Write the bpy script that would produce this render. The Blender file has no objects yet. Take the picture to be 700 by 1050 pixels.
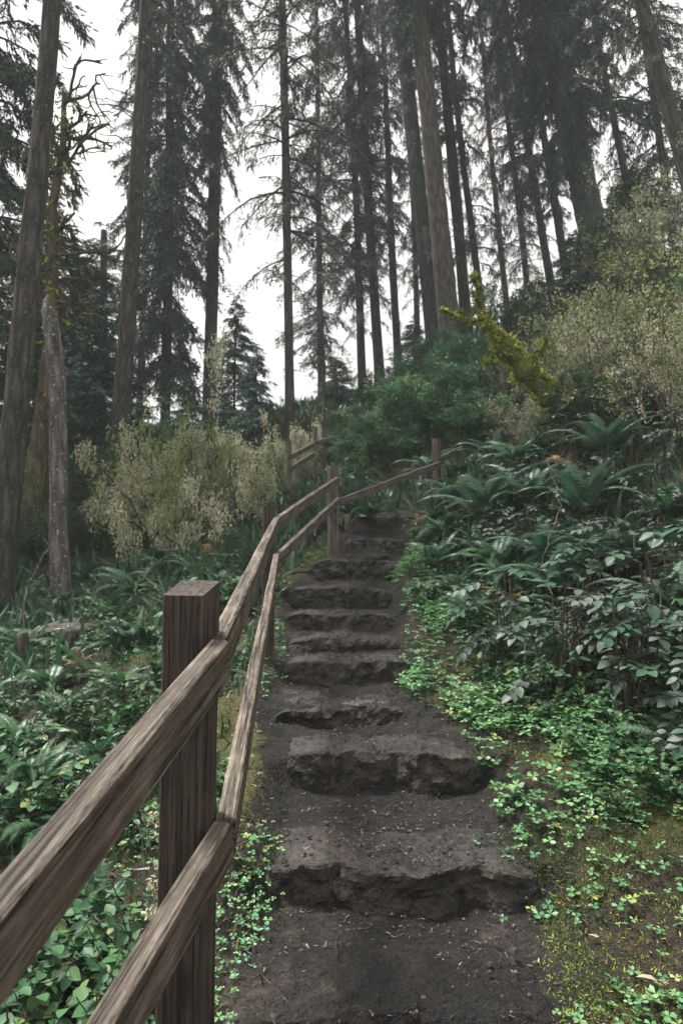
import bpy, math, random
import numpy as np
from mathutils import Vector, Matrix

# ---------------------------------------------------------------- camera, world, sun, exposure
sc = bpy.context.scene
COL = sc.collection
PITCH = math.atan(45 / 700)
cam_d = bpy.data.cameras.new("camera"); cam = bpy.data.objects.new("camera", cam_d); COL.objects.link(cam)
cam_d.sensor_fit = 'VERTICAL'; cam_d.sensor_height = 36; cam_d.sensor_width = 24; cam_d.lens = 24
cam.location = (0, 0, 0); cam.rotation_euler = (math.pi / 2 + PITCH, 0, 0)
cam_d.clip_start = 0.05; cam_d.clip_end = 600
cam_d.dof.use_dof = True; cam_d.dof.focus_distance = 1.9; cam_d.dof.aperture_fstop = 6.3
sc.camera = cam

SUN_EL, SUN_ROT = math.radians(62), math.radians(-55)
w = bpy.data.worlds.new("World"); sc.world = w; w.use_nodes = True
nt = w.node_tree; bg = nt.nodes['Background']
sky = nt.nodes.new('ShaderNodeTexSky'); sky.sky_type = 'NISHITA'; sky.sun_disc = False
sky.sun_elevation = SUN_EL; sky.sun_rotation = SUN_ROT; sky.dust_density = 6; sky.air_density = 1.0
hs = nt.nodes.new('ShaderNodeHueSaturation'); hs.inputs['Saturation'].default_value = 0.10
mx = nt.nodes.new('ShaderNodeMix'); mx.data_type = 'RGBA'; mx.inputs[0].default_value = 0.85
_cn = nt.nodes.new('ShaderNodeTexNoise'); _cn.inputs['Scale'].default_value = 2.2; _cn.inputs['Detail'].default_value = 5
# overcast cloud deck: three times brighter overhead than at the horizon, dark below it
_tc = nt.nodes.new('ShaderNodeTexCoord'); _sx = nt.nodes.new('ShaderNodeSeparateXYZ'); nt.links.new(_tc.outputs['Generated'], _sx.inputs[0])
_rp = nt.nodes.new('ShaderNodeValToRGB'); nt.links.new(_sx.outputs['Z'], _rp.inputs[0]); _el = _rp.color_ramp.elements
_el[0].position = 0.0; _el[0].color = (.44, .43, .427, 1); _el[1].position = 1.0; _el[1].color = (1, .985, .97, 1)
_ml = nt.nodes.new('ShaderNodeMix'); _ml.data_type = 'RGBA'; _ml.blend_type = 'MULTIPLY'; _ml.inputs[0].default_value = 1; nt.links.new(_rp.outputs[0], _ml.inputs[6]); _ml.inputs[7].default_value = (15.3, 14.7, 14.65, 1)
nt.links.new(_tc.outputs['Generated'], _cn.inputs['Vector']); _cr = nt.nodes.new('ShaderNodeValToRGB'); nt.links.new(_cn.outputs['Fac'], _cr.inputs[0])
_cr.color_ramp.elements[0].position = .3; _cr.color_ramp.elements[0].color = (.80, .78, .785, 1); _cr.color_ramp.elements[1].position = .7
_m2 = nt.nodes.new('ShaderNodeMix'); _m2.data_type = 'RGBA'; _m2.blend_type = 'MULTIPLY'; _m2.inputs[0].default_value = 1
nt.links.new(_ml.outputs[2], _m2.inputs[6]); nt.links.new(_cr.outputs[0], _m2.inputs[7]); nt.links.new(_m2.outputs[2], mx.inputs[7])
nt.links.new(sky.outputs[0], hs.inputs['Color']); nt.links.new(hs.outputs[0], mx.inputs[6])
nt.links.new(mx.outputs[2], bg.inputs['Color']); bg.inputs['Strength'].default_value = 0.070

sd = bpy.data.lights.new("sun", 'SUN'); sun = bpy.data.objects.new("sun", sd); COL.objects.link(sun)
sd.energy = 4.2; sd.angle = math.radians(12); sd.color = (1, 0.97, 0.93)
sun.rotation_euler = (math.radians(28), 0, math.radians(235))

sc.view_settings.view_transform = 'Standard'; sc.view_settings.look = 'None'
sc.view_settings.exposure = 1.12; sc.view_settings.gamma = 1
sc.view_settings.use_curve_mapping = False
cy = sc.cycles
cy.use_denoising = True; cy.max_bounces = 5; cy.diffuse_bounces = 3; cy.glossy_bounces = 2
cy.transmission_bounces = 3; cy.volume_bounces = 1; cy.caustics_reflective = False; cy.caustics_refractive = False
cy.use_adaptive_sampling = True; cy.adaptive_threshold = 0.01

CA, SA = math.cos(PITCH), math.sin(PITCH)
def P(px, py, Y):
    """photo pixel (700x1050) at world depth Y -> world point"""
    u, v = (px - 350) / 700, (525 - py) / 700
    d = np.array([u, CA - v * SA, SA + v * CA])
    return d * (Y / d[1])
def PX(px, Y): return (px - 350) / 700 * Y * 1.0

# ---------------------------------------------------------------- noise
def _h(ix, iy, iz, seed):
    n = (ix * 374761393 + iy * 668265263 + iz * 2147483647 + seed * 974634777) & 0xffffffff
    n = ((n ^ (n >> 13)) * 1274126177) & 0xffffffff
    n = (n ^ (n >> 16)) & 0xffffffff
    return n / 4294967295.0 * 2 - 1
def vnoise(p, seed=0):
    p = np.asarray(p, float); i = np.floor(p).astype(np.int64); f = p - i; f = f * f * (3 - 2 * f)
    r = 0
    for a in (0, 1):
        for b in (0, 1):
            for c in (0, 1):
                wgt = (f[:, 0] if a else 1 - f[:, 0]) * (f[:, 1] if b else 1 - f[:, 1]) * (f[:, 2] if c else 1 - f[:, 2])
                r = r + wgt * _h(i[:, 0] + a, i[:, 1] + b, i[:, 2] + c, seed)
    return r
def fbm(p, octv=4, seed=0, gain=0.5):
    p = np.asarray(p, float); r = 0; a = 1
    for k in range(octv):
        r = r + a * vnoise(p * 2 ** k, seed + k); a *= gain
    return r
rngs = lambda s: np.random.default_rng(s)
def smooth(x, a, b):
    t = np.clip((x - a) / (b - a), 0, 1); return t * t * (3 - 2 * t)

# ---------------------------------------------------------------- mesh builder
class MB:
    def __init__(s): s.v = []; s.q = []; s.t = []; s.val = []; s.n = 0
    def add(s, v, quads=None, tris=None, val=0.0):
        v = np.asarray(v, float).reshape(-1, 3)
        if quads is not None and len(quads): s.q.append(np.asarray(quads, np.int64).reshape(-1, 4) + s.n)
        if tris is not None and len(tris): s.t.append(np.asarray(tris, np.int64).reshape(-1, 3) + s.n)
        s.v.append(v); s.val.append(np.broadcast_to(np.asarray(val, float), (len(v),)).copy()); s.n += len(v)
    def scatter(s, tv, tq, tt, R, L, val):
        """template (k,3); R (N,3,3); L (N,3); val (N,)"""
        tv = np.asarray(tv, float); N = len(L); k = len(tv)
        if N == 0: return
        V = np.einsum('nij,kj->nki', R, tv) + np.asarray(L)[:, None, :]
        off = (np.arange(N) * k)[:, None, None]
        q = (np.asarray(tq, np.int64).reshape(1, -1, 4) + off).reshape(-1, 4) if tq is not None and len(tq) else None
        t = (np.asarray(tt, np.int64).reshape(1, -1, 3) + off).reshape(-1, 3) if tt is not None and len(tt) else None
        s.add(V.reshape(-1, 3), q, t, np.repeat(np.broadcast_to(val, (N,)), k))
    def merge(s, o, M=np.eye(3), T=(0, 0, 0)):
        for v, val in zip(o.v, o.val): s.v.append(v @ np.asarray(M).T + np.asarray(T)); s.val.append(val)
        for q in o.q: s.q.append(q + s.n)
        for t in o.t: s.t.append(t + s.n)
        s.n += o.n
    def mesh(s, name, mat, smooth_=False):
        V = np.concatenate(s.v).astype(np.float32); val = np.concatenate(s.val).astype(np.float32)
        q = np.concatenate(s.q) if s.q else np.zeros((0, 4), int); t = np.concatenate(s.t) if s.t else np.zeros((0, 3), int)
        me = bpy.data.meshes.new(name); me.vertices.add(len(V)); me.vertices.foreach_set('co', V.ravel())
        nl = q.size + t.size; me.loops.add(nl); me.polygons.add(len(q) + len(t))
        me.loops.foreach_set('vertex_index', np.concatenate([q.ravel(), t.ravel()]).astype(np.int32))
        st = np.concatenate([np.arange(len(q)) * 4, q.size + np.arange(len(t)) * 3]).astype(np.int32)
        me.polygons.foreach_set('loop_start', st)
        me.polygons.foreach_set('use_smooth', np.full(len(q) + len(t), smooth_, bool))
        at = me.attributes.new('v', 'FLOAT', 'POINT'); at.data.foreach_set('value', val)
        me.update(calc_edges=True); me.validate()
        me.materials.append(mat)
        return me
def rotmats(az, pitch, roll=None, scale=None):
    """local +Y is the leaf's length: raised by pitch, turned by az about Z, rolled about its length"""
    az, pitch = np.broadcast_arrays(np.asarray(az, float), np.asarray(pitch, float)); N = az.size
    roll = np.zeros(N) if roll is None else np.broadcast_to(roll, (N,)); scale = np.ones(N) if scale is None else np.broadcast_to(scale, (N,))
    ca, sa, cp, sp, cr, sr = np.cos(az), np.sin(az), np.cos(pitch), np.sin(pitch), np.cos(roll), np.sin(roll)
    Z = np.zeros(N); O = np.ones(N)
    Ry = np.stack([cr, Z, sr, Z, O, Z, -sr, Z, cr], 1).reshape(N, 3, 3)
    Rx = np.stack([O, Z, Z, Z, cp, -sp, Z, sp, cp], 1).reshape(N, 3, 3)
    Rz = np.stack([ca, -sa, Z, sa, ca, Z, Z, Z, O], 1).reshape(N, 3, 3)
    return (Rz @ Rx @ Ry) * scale[:, None, None]
def tube(mb, pts, rad, sides=6, val=0.0, cap=True):
    pts = np.asarray(pts, float); n = len(pts); rad = np.broadcast_to(rad, (n,))
    d = np.gradient(pts, axis=0); d /= np.linalg.norm(d, axis=1)[:, None] + 1e-9
    ref = np.array([0, 0, 1.0]) if abs(d[0][2]) < .9 else np.array([1.0, 0, 0])
    a = np.cross(d, ref); a /= np.linalg.norm(a, axis=1)[:, None] + 1e-9; b = np.cross(d, a)
    th = np.arange(sides) / sides * 2 * np.pi
    V = pts[:, None, :] + rad[:, None, None] * (np.cos(th)[None, :, None] * a[:, None, :] + np.sin(th)[None, :, None] * b[:, None, :])
    i = np.arange(n - 1)[:, None] * sides; j = np.arange(sides)[None, :]; k = (j + 1) % sides
    q = np.stack([i + j, i + k, i + sides + k, i + sides + j], -1).reshape(-1, 4)
    V = V.reshape(-1, 3); t = None
    if cap:
        V = np.concatenate([V, pts[:1], pts[-1:]]); c0, c1 = len(V) - 2, len(V) - 1; jj = np.arange(sides); kk = (jj + 1) % sides
        t = np.concatenate([np.stack([kk, jj, jj * 0 + c0], 1), np.stack([jj + (n - 1) * sides, kk + (n - 1) * sides, jj * 0 + c1], 1)])
    mb.add(V, q, t, val)

# ---------------------------------------------------------------- materials
def new_mat(name):
    m = bpy.data.materials.new(name); m.use_nodes = True; n = m.node_tree
    return m, n, n.nodes['Principled BSDF'], n.nodes['Material Output']
def ramp(n, fac, stops):
    r = n.nodes.new('ShaderNodeValToRGB'); e = r.color_ramp.elements
    while len(e) < len(stops): e.new(0.5)
    for k, (p, c) in enumerate(stops): e[k].position = p; e[k].color = (*c, 1)
    n.links.new(fac, r.inputs[0]); return r.outputs[0]
def coord(n, kind='Object', scale=(1, 1, 1)):
    tc = n.nodes.new('ShaderNodeTexCoord'); mp = n.nodes.new('ShaderNodeMapping'); mp.inputs['Scale'].default_value = scale
    n.links.new(tc.outputs[kind], mp.inputs[0]); return mp.outputs[0]
def noise(n, vec, sc_, det=4, rough=.55, dist=0):
    t = n.nodes.new('ShaderNodeTexNoise'); t.inputs['Scale'].default_value = sc_; t.inputs['Detail'].default_value = det
    t.inputs['Roughness'].default_value = rough; t.inputs['Distortion'].default_value = dist
    n.links.new(vec, t.inputs['Vector']); return t.outputs['Fac']
def math_(n, op, a, b=None):
    t = n.nodes.new('ShaderNodeMath'); t.operation = op
    for k, x in enumerate((a, b)):
        if x is None: continue
        if isinstance(x, (int, float)): t.inputs[k].default_value = x
        else: n.links.new(x, t.inputs[k])
    return t.outputs[0]
def mixc(n, f, a, b, blend='MIX'):
    t = n.nodes.new('ShaderNodeMix'); t.data_type = 'RGBA'; t.blend_type = blend
    for k, x in ((0, f), (6, a), (7, b)):
        if isinstance(x, (int, float)): t.inputs[k].default_value = x
        elif isinstance(x, tuple): t.inputs[k].default_value = (*x, 1)
        else: n.links.new(x, t.inputs[k])
    return t.outputs[2]
def bump(n, h, strength, dist, bs, prev=None):
    b = n.nodes.new('ShaderNodeBump'); b.inputs['Strength'].default_value = strength; b.inputs['Distance'].default_value = dist
    n.links.new(h, b.inputs['Height'])
    if prev: n.links.new(prev, b.inputs['Normal'])
    n.links.new(b.outputs[0], bs.inputs['Normal']); return b.outputs[0]
def leaf_mat(name, cols, rough=.5, trans=.25, spec=.4, back=None):
    m, n, bs, out = new_mat(name)
    at = n.nodes.new('ShaderNodeAttribute'); at.attribute_name = 'v'
    nz = noise(n, coord(n, 'Object'), 3.0, 2)
    f = math_(n, 'ADD', math_(n, 'MULTIPLY', at.outputs['Fac'], .8), math_(n, 'MULTIPLY', nz, .2))
    c = ramp(n, f, [(i / max(1, len(cols) - 1), k) for i, k in enumerate(cols)])
    n.links.new(c, bs.inputs['Base Color']); bs.inputs['Roughness'].default_value = rough; bs.inputs['Specular IOR Level'].default_value = spec
    if trans > 0:
        tr = n.nodes.new('ShaderNodeBsdfTranslucent'); n.links.new(c, tr.inputs[0]); ms = n.nodes.new('ShaderNodeMixShader')
        ms.inputs[0].default_value = trans; n.links.new(bs.outputs[0], ms.inputs[1]); n.links.new(tr.outputs[0], ms.inputs[2])
        n.links.new(ms.outputs[0], out.inputs[0])
    return m

M = {}
M['needle'] = leaf_mat('conifer_needles', [(.010, .026, .016), (.022, .048, .028), (.045, .075, .042)], .6, .15)
M['needle_light'] = leaf_mat('sparse_needles', [(.025, .04, .028), (.045, .065, .045), (.075, .085, .055)], .6, .2)
M['sapling'] = leaf_mat('sapling_needles', [(.012, .05, .034), (.03, .085, .055), (.06, .12, .07)], .6, .2)
M['fern'] = leaf_mat('fern_frond_green', [(.008, .034, .016), (.03, .092, .042), (.10, .20, .085)], .42, .25)
M['fern_grey'] = leaf_mat('fern_frond_grey_green', [(.035, .09, .055), (.085, .165, .105), (.18, .26, .18)], .45, .25)
M['fern_dead'] = leaf_mat('fern_frond_brown', [(.09, .05, .02), (.22, .13, .05), (.32, .2, .09)], .7, .2)
M['clover'] = leaf_mat('clover_leaves', [(.03, .10, .035), (.075, .21, .08), (.16, .32, .13), (.30, .34, .08)], .45, .25)
M['salal'] = leaf_mat('leathery_purple_leaves', [(.014, .055, .026), (.035, .085, .048), (.075, .10, .078), (.15, .145, .14)], .5, .1, .3)
M['broad'] = leaf_mat('broad_green_leaves', [(.007, .026, .011), (.026, .085, .036), (.08, .18, .075), (.24, .25, .06)], .5, .25, .25)
M['bush'] = leaf_mat('feathery_green_sprays', [(.02, .08, .035), (.08, .19, .08), (.28, .40, .18)], .6, .3)
M['lichen'] = leaf_mat('pale_lichen_tufts', [(.13, .15, .08), (.40, .41, .26), (.72, .71, .53)], .9, .3)
M['lichen_leaf'] = leaf_mat('lichen_grown_leaves', [(.06, .12, .03), (.20, .28, .08), (.46, .48, .2)], .8, .3)
M['moss'] = leaf_mat('bright_moss', [(.03, .06, .012), (.16, .21, .03), (.58, .56, .09)], .95, .15)
M['grass'] = leaf_mat('mixed_low_growth', [(.06, .04, .02), (.16, .12, .045), (.10, .12, .025), (.04, .13, .04)], .8, .3)
M['litter'] = leaf_mat('forest_litter', [(.02, .016, .013), (.06, .045, .035), (.16, .13, .11), (.34, .3, .26)], .8, 0)
M['dead_leaf'] = leaf_mat('fallen_leaf_tan', [(.3, .2, .13), (.45, .33, .24)], .7, .1)
M['flower'] = leaf_mat('yellow_leaves', [(.3, .22, .04), (.45, .35, .06)], .7, .2)

def bark_mat(name, c0, c1, c2, moss=0.0, speck=0.0, sc_=1.0):
    m, n, bs, out = new_mat(name)
    v = coord(n, 'Object', (9 * sc_, 9 * sc_, 1.6 * sc_)); v2 = coord(n, 'Object')
    vo = n.nodes.new('ShaderNodeTexVoronoi'); vo.feature = 'DISTANCE_TO_EDGE'; vo.inputs['Scale'].default_value = 1.6
    wv = n.nodes.new('ShaderNodeTexNoise'); wv.inputs['Scale'].default_value = 1.2; n.links.new(v, wv.inputs['Vector'])
    ad = n.nodes.new('ShaderNodeMix'); ad.data_type = 'RGBA'; ad.inputs[0].default_value = .35; n.links.new(v, ad.inputs[6]); n.links.new(wv.outputs['Color'], ad.inputs[7])
    n.links.new(ad.outputs[2], vo.inputs['Vector'])
    a = noise(n, v, 2.2, 5, .65); b = noise(n, v2, 5, 3)
    f = math_(n, 'ADD', math_(n, 'MULTIPLY', a, .75), math_(n, 'MULTIPLY', math_(n, 'MINIMUM', vo.outputs['Distance'], .3), .9))
    c = ramp(n, f, [(.25, c0), (.52, c1), (.8, c2)])
    if speck:
        s = noise(n, v2, 26, 3, .6); sf = ramp(n, s, [(.60, (0, 0, 0)), (.68, (speck,) * 3)])
        c = mixc(n, sf, c, (.36, .37, .31))
    if moss:
        s = math_(n, 'ADD', noise(n, v2, 2.0, 5, .6), moss); sf = ramp(n, s, [(.5, (0, 0, 0)), (.62, (1, 1, 1))])
        mc = ramp(n, noise(n, v2, 30, 3), [(.3, (.03, .05, .01)), (.7, (.15, .18, .035))]); c = mixc(n, sf, c, mc)
    n.links.new(c, bs.inputs['Base Color']); bs.inputs['Roughness'].default_value = .9; bs.inputs['Specular IOR Level'].default_value = .2
    bump(n, f, .9, .03, bs); return m
M['bark'] = bark_mat('conifer_bark', (.016, .014, .0135), (.048, .042, .039), (.11, .098, .092), 0.0, .25)
M['bark_red'] = bark_mat('pale_reddish_bark', (.025, .02, .018), (.078, .064, .057), (.15, .125, .11), 0.0, .15)
M['bark_dark'] = bark_mat('dark_bark', (.010, .012, .011), (.025, .025, .023), (.05, .045, .04), 0.0, .0)
M['bark_lichen'] = bark_mat('lichen_speckled_bark', (.03, .026, .026), (.10, .088, .086), (.2, .18, .18), 0.0, 1)
M['bark_moss'] = bark_mat('mossy_bark', (.02, .015, .012), (.06, .045, .03), (.12, .09, .06), -.02, .2)
M['bark_green'] = bark_mat('green_tinged_bark', (.014, .02, .017), (.035, .045, .036), (.07, .08, .062), .0, .1)
M['twig'] = bark_mat('twig_bark', (.03, .024, .02), (.08, .062, .05), (.18, .15, .12), 0, .2, 3)
M['twig_pale'] = bark_mat('pale_twig_bark', (.06, .05, .04), (.15, .13, .10), (.30, .28, .22), 0, .5, 3)

def wood_mat(name, c0, c1, c2, sx=1.0, topgrow=.0):
    m, n, bs, out = new_mat(name)
    v = coord(n, 'Object', (1.6 * sx, 60, 60)); v2 = coord(n, 'Object'); v3 = coord(n, 'Object', (9, 260, 260))
    a = noise(n, v, 1.6, 6, .7, .5); b = noise(n, v3, 2.2, 5, .75, .2); c_ = noise(n, v2, 6, 4)
    f = math_(n, 'ADD', math_(n, 'ADD', math_(n, 'MULTIPLY', a, .40), math_(n, 'MULTIPLY', b, .42)), math_(n, 'MULTIPLY', c_, .22))
    c = ramp(n, f, [(.40, c0), (.52, c1), (.64, c2)])
    cr = ramp(n, noise(n, coord(n, 'Object', (1.1, 42, 42)), 2.2, 4, .6, .8), [(.39, (0, 0, 0)), (.44, (1, 1, 1))])
    c = mixc(n, cr, (.010, .008, .007), c)
    kn = n.nodes.new('ShaderNodeTexVoronoi'); kn.inputs['Scale'].default_value = 1.0; n.links.new(coord(n, 'Object', (2.6, 9, 9)), kn.inputs['Vector'])
    kf = ramp(n, kn.outputs['Distance'], [(.07, (0, 0, 0)), (.17, (1, 1, 1))]); c = mixc(n, kf, (.016, .012, .01), c)
    at = n.nodes.new('ShaderNodeAttribute'); at.attribute_name = 'v'
    ew = math_(n, 'MULTIPLY', at.outputs['Fac'], ramp(n, noise(n, coord(n, 'Object', (6, 30, 30)), 3, 4, .7), [(.4, (0, 0, 0)), (.66, (.45,) * 3)])); c = mixc(n, ew, c, tuple(min(.5, q * 1.7) for q in c2))
    if topgrow:   # algae film that grows on surfaces facing up, a real film with its own colour
        g = noise(n, v2, 8, 4); gf = ramp(n, g, [(.55, (0, 0, 0)), (.72, (topgrow,) * 3)]); c = mixc(n, gf, c, (.09, .085, .04))
    n.links.new(c, bs.inputs['Base Color']); bs.inputs['Roughness'].default_value = .72; bs.inputs['Specular IOR Level'].default_value = .3
    h = math_(n, 'MULTIPLY', f, 1.0); nb = bump(n, cr, .8, .004, bs); bump(n, h, .8, .006, bs, nb); return m
M['rail'] = wood_mat('weathered_rail_wood', (.020, .015, .011), (.085, .068, .052), (.28, .235, .19), 1, .35)
M['post'] = wood_mat('dark_post_wood', (.011, .0085, .0065), (.042, .033, .025), (.105, .085, .063), 1, .2)
M['far_rail'] = wood_mat('old_brown_rail_wood', (.035, .028, .022), (.095, .079, .064), (.19, .165, .14), 1, .3)

def soil_mat(name, mixed):
    m, n, bs, out = new_mat(name)
    v = coord(n, 'Object')
    a = noise(n, v, 2.2, 6, .6); b = noise(n, v, 14, 6, .65); c_ = noise(n, v, 70, 3, .6); big = noise(n, v, .9, 4, .6, .5)
    f = math_(n, 'ADD', math_(n, 'MULTIPLY', a, .45), math_(n, 'ADD', math_(n, 'MULTIPLY', b, .35), math_(n, 'MULTIPLY', c_, .2)))
    big2 = noise(n, v, 1.7, 5, .65, .8); f = math_(n, 'ADD', f, math_(n, 'MULTIPLY', math_(n, 'SUBTRACT', big2, .5), .35))
    soil = ramp(n, f, [(.38, (.0045, .0038, .0034)), (.48, (.012, .0102, .0088)), (.56, (.029, .024, .020)), (.68, (.095, .08, .066))])
    vo = n.nodes.new('ShaderNodeTexVoronoi'); vo.inputs['Scale'].default_value = 95; n.links.new(v, vo.inputs['Vector'])
    pf = ramp(n, vo.outputs['Distance'], [(.10, (1, 1, 1)), (.17, (0, 0, 0))])
    pf2 = math_(n, 'MULTIPLY', pf, math_(n, 'GREATER_THAN', noise(n, v, 40, 2), .56)); soil = mixc(n, math_(n, 'MULTIPLY', pf2, .7), soil, (.15, .13, .12))
    if mixed:
        at = n.nodes.new('ShaderNodeAttribute'); at.attribute_name = 'v'
        moss = ramp(n, math_(n, 'ADD', math_(n, 'MULTIPLY', b, .6), math_(n, 'MULTIPLY', big, .5)), [(.35, (.014, .018, .007)), (.5, (.04, .046, .012)), (.62, (.085, .085, .02)), (.78, (.12, .095, .03))])
        duff = ramp(n, b, [(.3, (.010, .008, .007)), (.5, (.027, .02, .014)), (.7, (.075, .052, .032))])
        gm = mixc(n, ramp(n, big, [(.45, (0, 0, 0)), (.58, (1, 1, 1))]), duff, moss)
        k = math_(n, 'ADD', at.outputs['Fac'], math_(n, 'MULTIPLY', math_(n, 'SUBTRACT', b, .5), 1.2))
        soil = mixc(n, ramp(n, k, [(.4, (0, 0, 0)), (.6, (1, 1, 1))]), soil, gm)
    n.links.new(soil, bs.inputs['Base Color'])
    n.links.new(ramp(n, a, [(.35, (.6,) * 3), (.65, (.95,) * 3)]), bs.inputs['Roughness']); bs.inputs['Specular IOR Level'].default_value = .3
    nb = bump(n, b, 1.0, .09, bs); nb = bump(n, c_, 1.0, .02, bs, nb); bump(n, pf2, .5, .004, bs, nb); return m
M['ground'] = soil_mat('forest_floor', True)
M['soil'] = soil_mat('trodden_dark_soil', False)
def rock_mat():
    m, n, bs, out = new_mat('dark_wet_rock')
    v = coord(n, 'Object'); a = noise(n, v, 4, 7, .62, .6); b = noise(n, v, 28, 4, .6)
    f = math_(n, 'ADD', math_(n, 'MULTIPLY', a, .7), math_(n, 'MULTIPLY', b, .3))
    c = ramp(n, f, [(.38, (.006, .0052, .0047)), (.48, (.017, .0146, .0128)), (.58, (.038, .032, .027)), (.74, (.11, .092, .078))])
    mf = ramp(n, noise(n, v, 3.1, 5, .6), [(.6, (0, 0, 0)), (.7, (.6,) * 3)]); c = mixc(n, mf, c, (.05, .05, .015))
    ft = noise(n, v, 75, 3, .6); c = mixc(n, ramp(n, ft, [(.55, (0, 0, 0)), (.66, (.55,) * 3)]), c, (.09, .08, .07))
    n.links.new(c, bs.inputs['Base Color']); bs.inputs['Roughness'].default_value = .7; bs.inputs['Specular IOR Level'].default_value = .3
    nb = bump(n, a, .9, .05, bs); nb = bump(n, b, .9, .02, bs, nb); bump(n, ft, .8, .01, bs, nb); return m
M['rock'] = rock_mat()
def rock_pale():
    m, n, bs, out = new_mat('brown_pale_rock')
    v = coord(n, 'Object'); a = noise(n, v, 5, 7, .62, .6)
    c = ramp(n, a, [(.35, (.02, .017, .016)), (.52, (.07, .055, .046)), (.7, (.2, .155, .13))])
    n.links.new(c, bs.inputs['Base Color']); bs.inputs['Roughness'].default_value = .6; bump(n, a, .9, .05, bs); return m
M['rock_pale'] = rock_pale()
def cut_mat():
    m, n, bs, out = new_mat('weathered_cut_stump_wood'); v = coord(n, 'Object'); a = noise(n, v, 9, 6, .6)
    c = ramp(n, a, [(.38, (.02, .018, .014)), (.5, (.05, .045, .036)), (.66, (.12, .10, .085))]); n.links.new(c, bs.inputs['Base Color'])
    bs.inputs['Roughness'].default_value = .9; bump(n, a, .8, .02, bs); return m
M['stump'] = cut_mat()

# ---------------------------------------------------------------- object helpers
def link(o): COL.objects.link(o); return o
def tag(o, label, cat, group=None, kind=None):
    if label: o['label'] = label
    if cat: o['category'] = cat
    if group: o['group'] = group
    if kind: o['kind'] = kind
    return o
def thing(name, label, cat, loc=(0, 0, 0), group=None):
    o = bpy.data.objects.new(name, None); o.empty_display_size = .2; link(o); o.location = tuple(loc); return tag(o, label, cat, group)
def part(name, me, parent=None, loc=(0, 0, 0), label=None):
    o = bpy.data.objects.new(name, me); link(o); o.location = tuple(loc)
    if parent: o.parent = parent
    if label: o['label'] = label
    return o
def clone(root, loc, rz, s, label=None, tilt=(0, 0)):
    r = root.copy(); link(r); r.location = tuple(loc); r.rotation_euler = (tilt[0], tilt[1], rz); r.scale = (s, s, s) if np.isscalar(s) else s
    if label: r['label'] = label
    for ch in root.children:
        c = ch.copy(); link(c); c.parent = r
    return r

# ---------------------------------------------------------------- terrain
STEPS = [  # lip: centre px, y px, depth, riser, half width (m)
    (398, 1046, 2.02, .045, .50), (410, 886, 2.72, .165, .52), (393, 774, 3.62, .175, .50), (352, 722, 4.3, .12, .42),
    (355, 677, 5.0, .165, .46), (352, 654, 5.6, .10, .46), (350, 629, 6.3, .16, .50), (350, 604, 7.0, .20, .54), (366, 574, 7.85, .23, .50)]
SP = []
for (px, py, Y, r, hw) in STEPS:
    p = P(px, py, Y); SP.append((p[0], Y, p[2], r, hw))
PL = np.array([(.05, -3, -2.1), (.1, 0, -1.55), (.16, 1.4, -1.42)] + [(s[0], s[1], s[2]) for s in SP] +
              [(.45, 8.6, .25), (.85, 9.5, .65), (1.45, 10.3, 1.0), (2.3, 10.9, 1.2), (3.4, 11.6, 1.5)])
zp_y, zp_z = [-3, 0, 1.4], [-2.1, -1.52, -1.44]
for (x, Y, z, r, hw) in SP: zp_y += [Y - .03, Y + .05]; zp_z += [z - r, z - .035]
zp_y += [8.4, 8.55, 9.1, 9.25, 9.9, 10.05, 10.6]; zp_z += [.02, .2, .35, .52, .72, .88, 1.05]
def path_x(y): return np.interp(y, PL[:, 1], PL[:, 0])
def path_z(y): return np.interp(y, zp_y, zp_z)
CT = [tuple(p) for p in PL]
for p in PL[::2]:
    if p[1] < 8.4: CT += [(p[0] - .7, p[1], p[2] - .03)]
CT += [(-1.0, 2.5, -1.75), (-1.1, 0, -1.9), (-1.6, 5, -1.25), (-2.4, 3, -1.8), (-3.6, 9.3, -.56), (-2.0, 7, -.75), (-1.7, 9.6, -.15), (-1.0, 10.5, .15), (-6, 10, -.5),
       (-6, 4, -1.9), (-12, 5, -2.2), (-12, 12, -.7), (-4, 13, .55), (-1, 13, 1.05), (0.4, 13.3, 1.5), (0, 16, 2.1), (-4, 16, 1.5), (-10, 17, 1.0),
       (-3, 20, 3.0), (2, 20, 4.8), (7.7, 20, 8.0), (13, 20, 9.5), (-10, 21, 2.2), (-5, 28, 5.6), (-13, 28, 4.6), (0, 28, 6.6), (4, 24, 6.9), (5, 29, 8.3), (10, 28, 10.8), (18, 28, 12.5),
       (-24, 26, 3.5), (-24, 8, -2), (24, 12, 8), (24, 26, 13), (-10, 45, 7.5), (3, 45, 10), (20, 45, 14), (-35, 50, 7), (40, 50, 15), (0, 70, 11), (-50, 0, -3), (45, 0, 6),
       (1.02, 1.0, -1.5), (.95, 2.4, -1.27), (1.3, 2.6, -1.13), (.98, 3.6, -1.02), (.75, 5, -.8), (1.75, 3.5, -.75), (2.3, 5.2, -.3), (1.4, 6.2, -.32), (1.5, 7.6, .25), (2.9, 6.5, .35), (3.0, 5, .1), (2.9, 9.0, 1.65),
       (1.9, 9.3, 1.15), (1.6, 12.3, 1.8), (1.5, 14.5, 2.7), (4, 8, 1.9), (4.2, 5.5, .9), (6.3, 12, 4.4), (9, 8, 3.9), (3, 3, -.45), (5.5, 3, .5), (3, 0, -1.1), (8, 0, .3), (-3, -1, -2.3), (-8, -8, -3.5), (8, -8, -1), (0, -10, -3.2), (3.2, 14, 3.5)]
CT = np.array(CT)
def _tps(r2): return .5 * r2 * np.log(r2 + 1e-9)
_n = len(CT); _K = _tps(((CT[:, None, :2] - CT[None, :, :2]) ** 2).sum(-1)) + np.eye(_n) * .02
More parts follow.
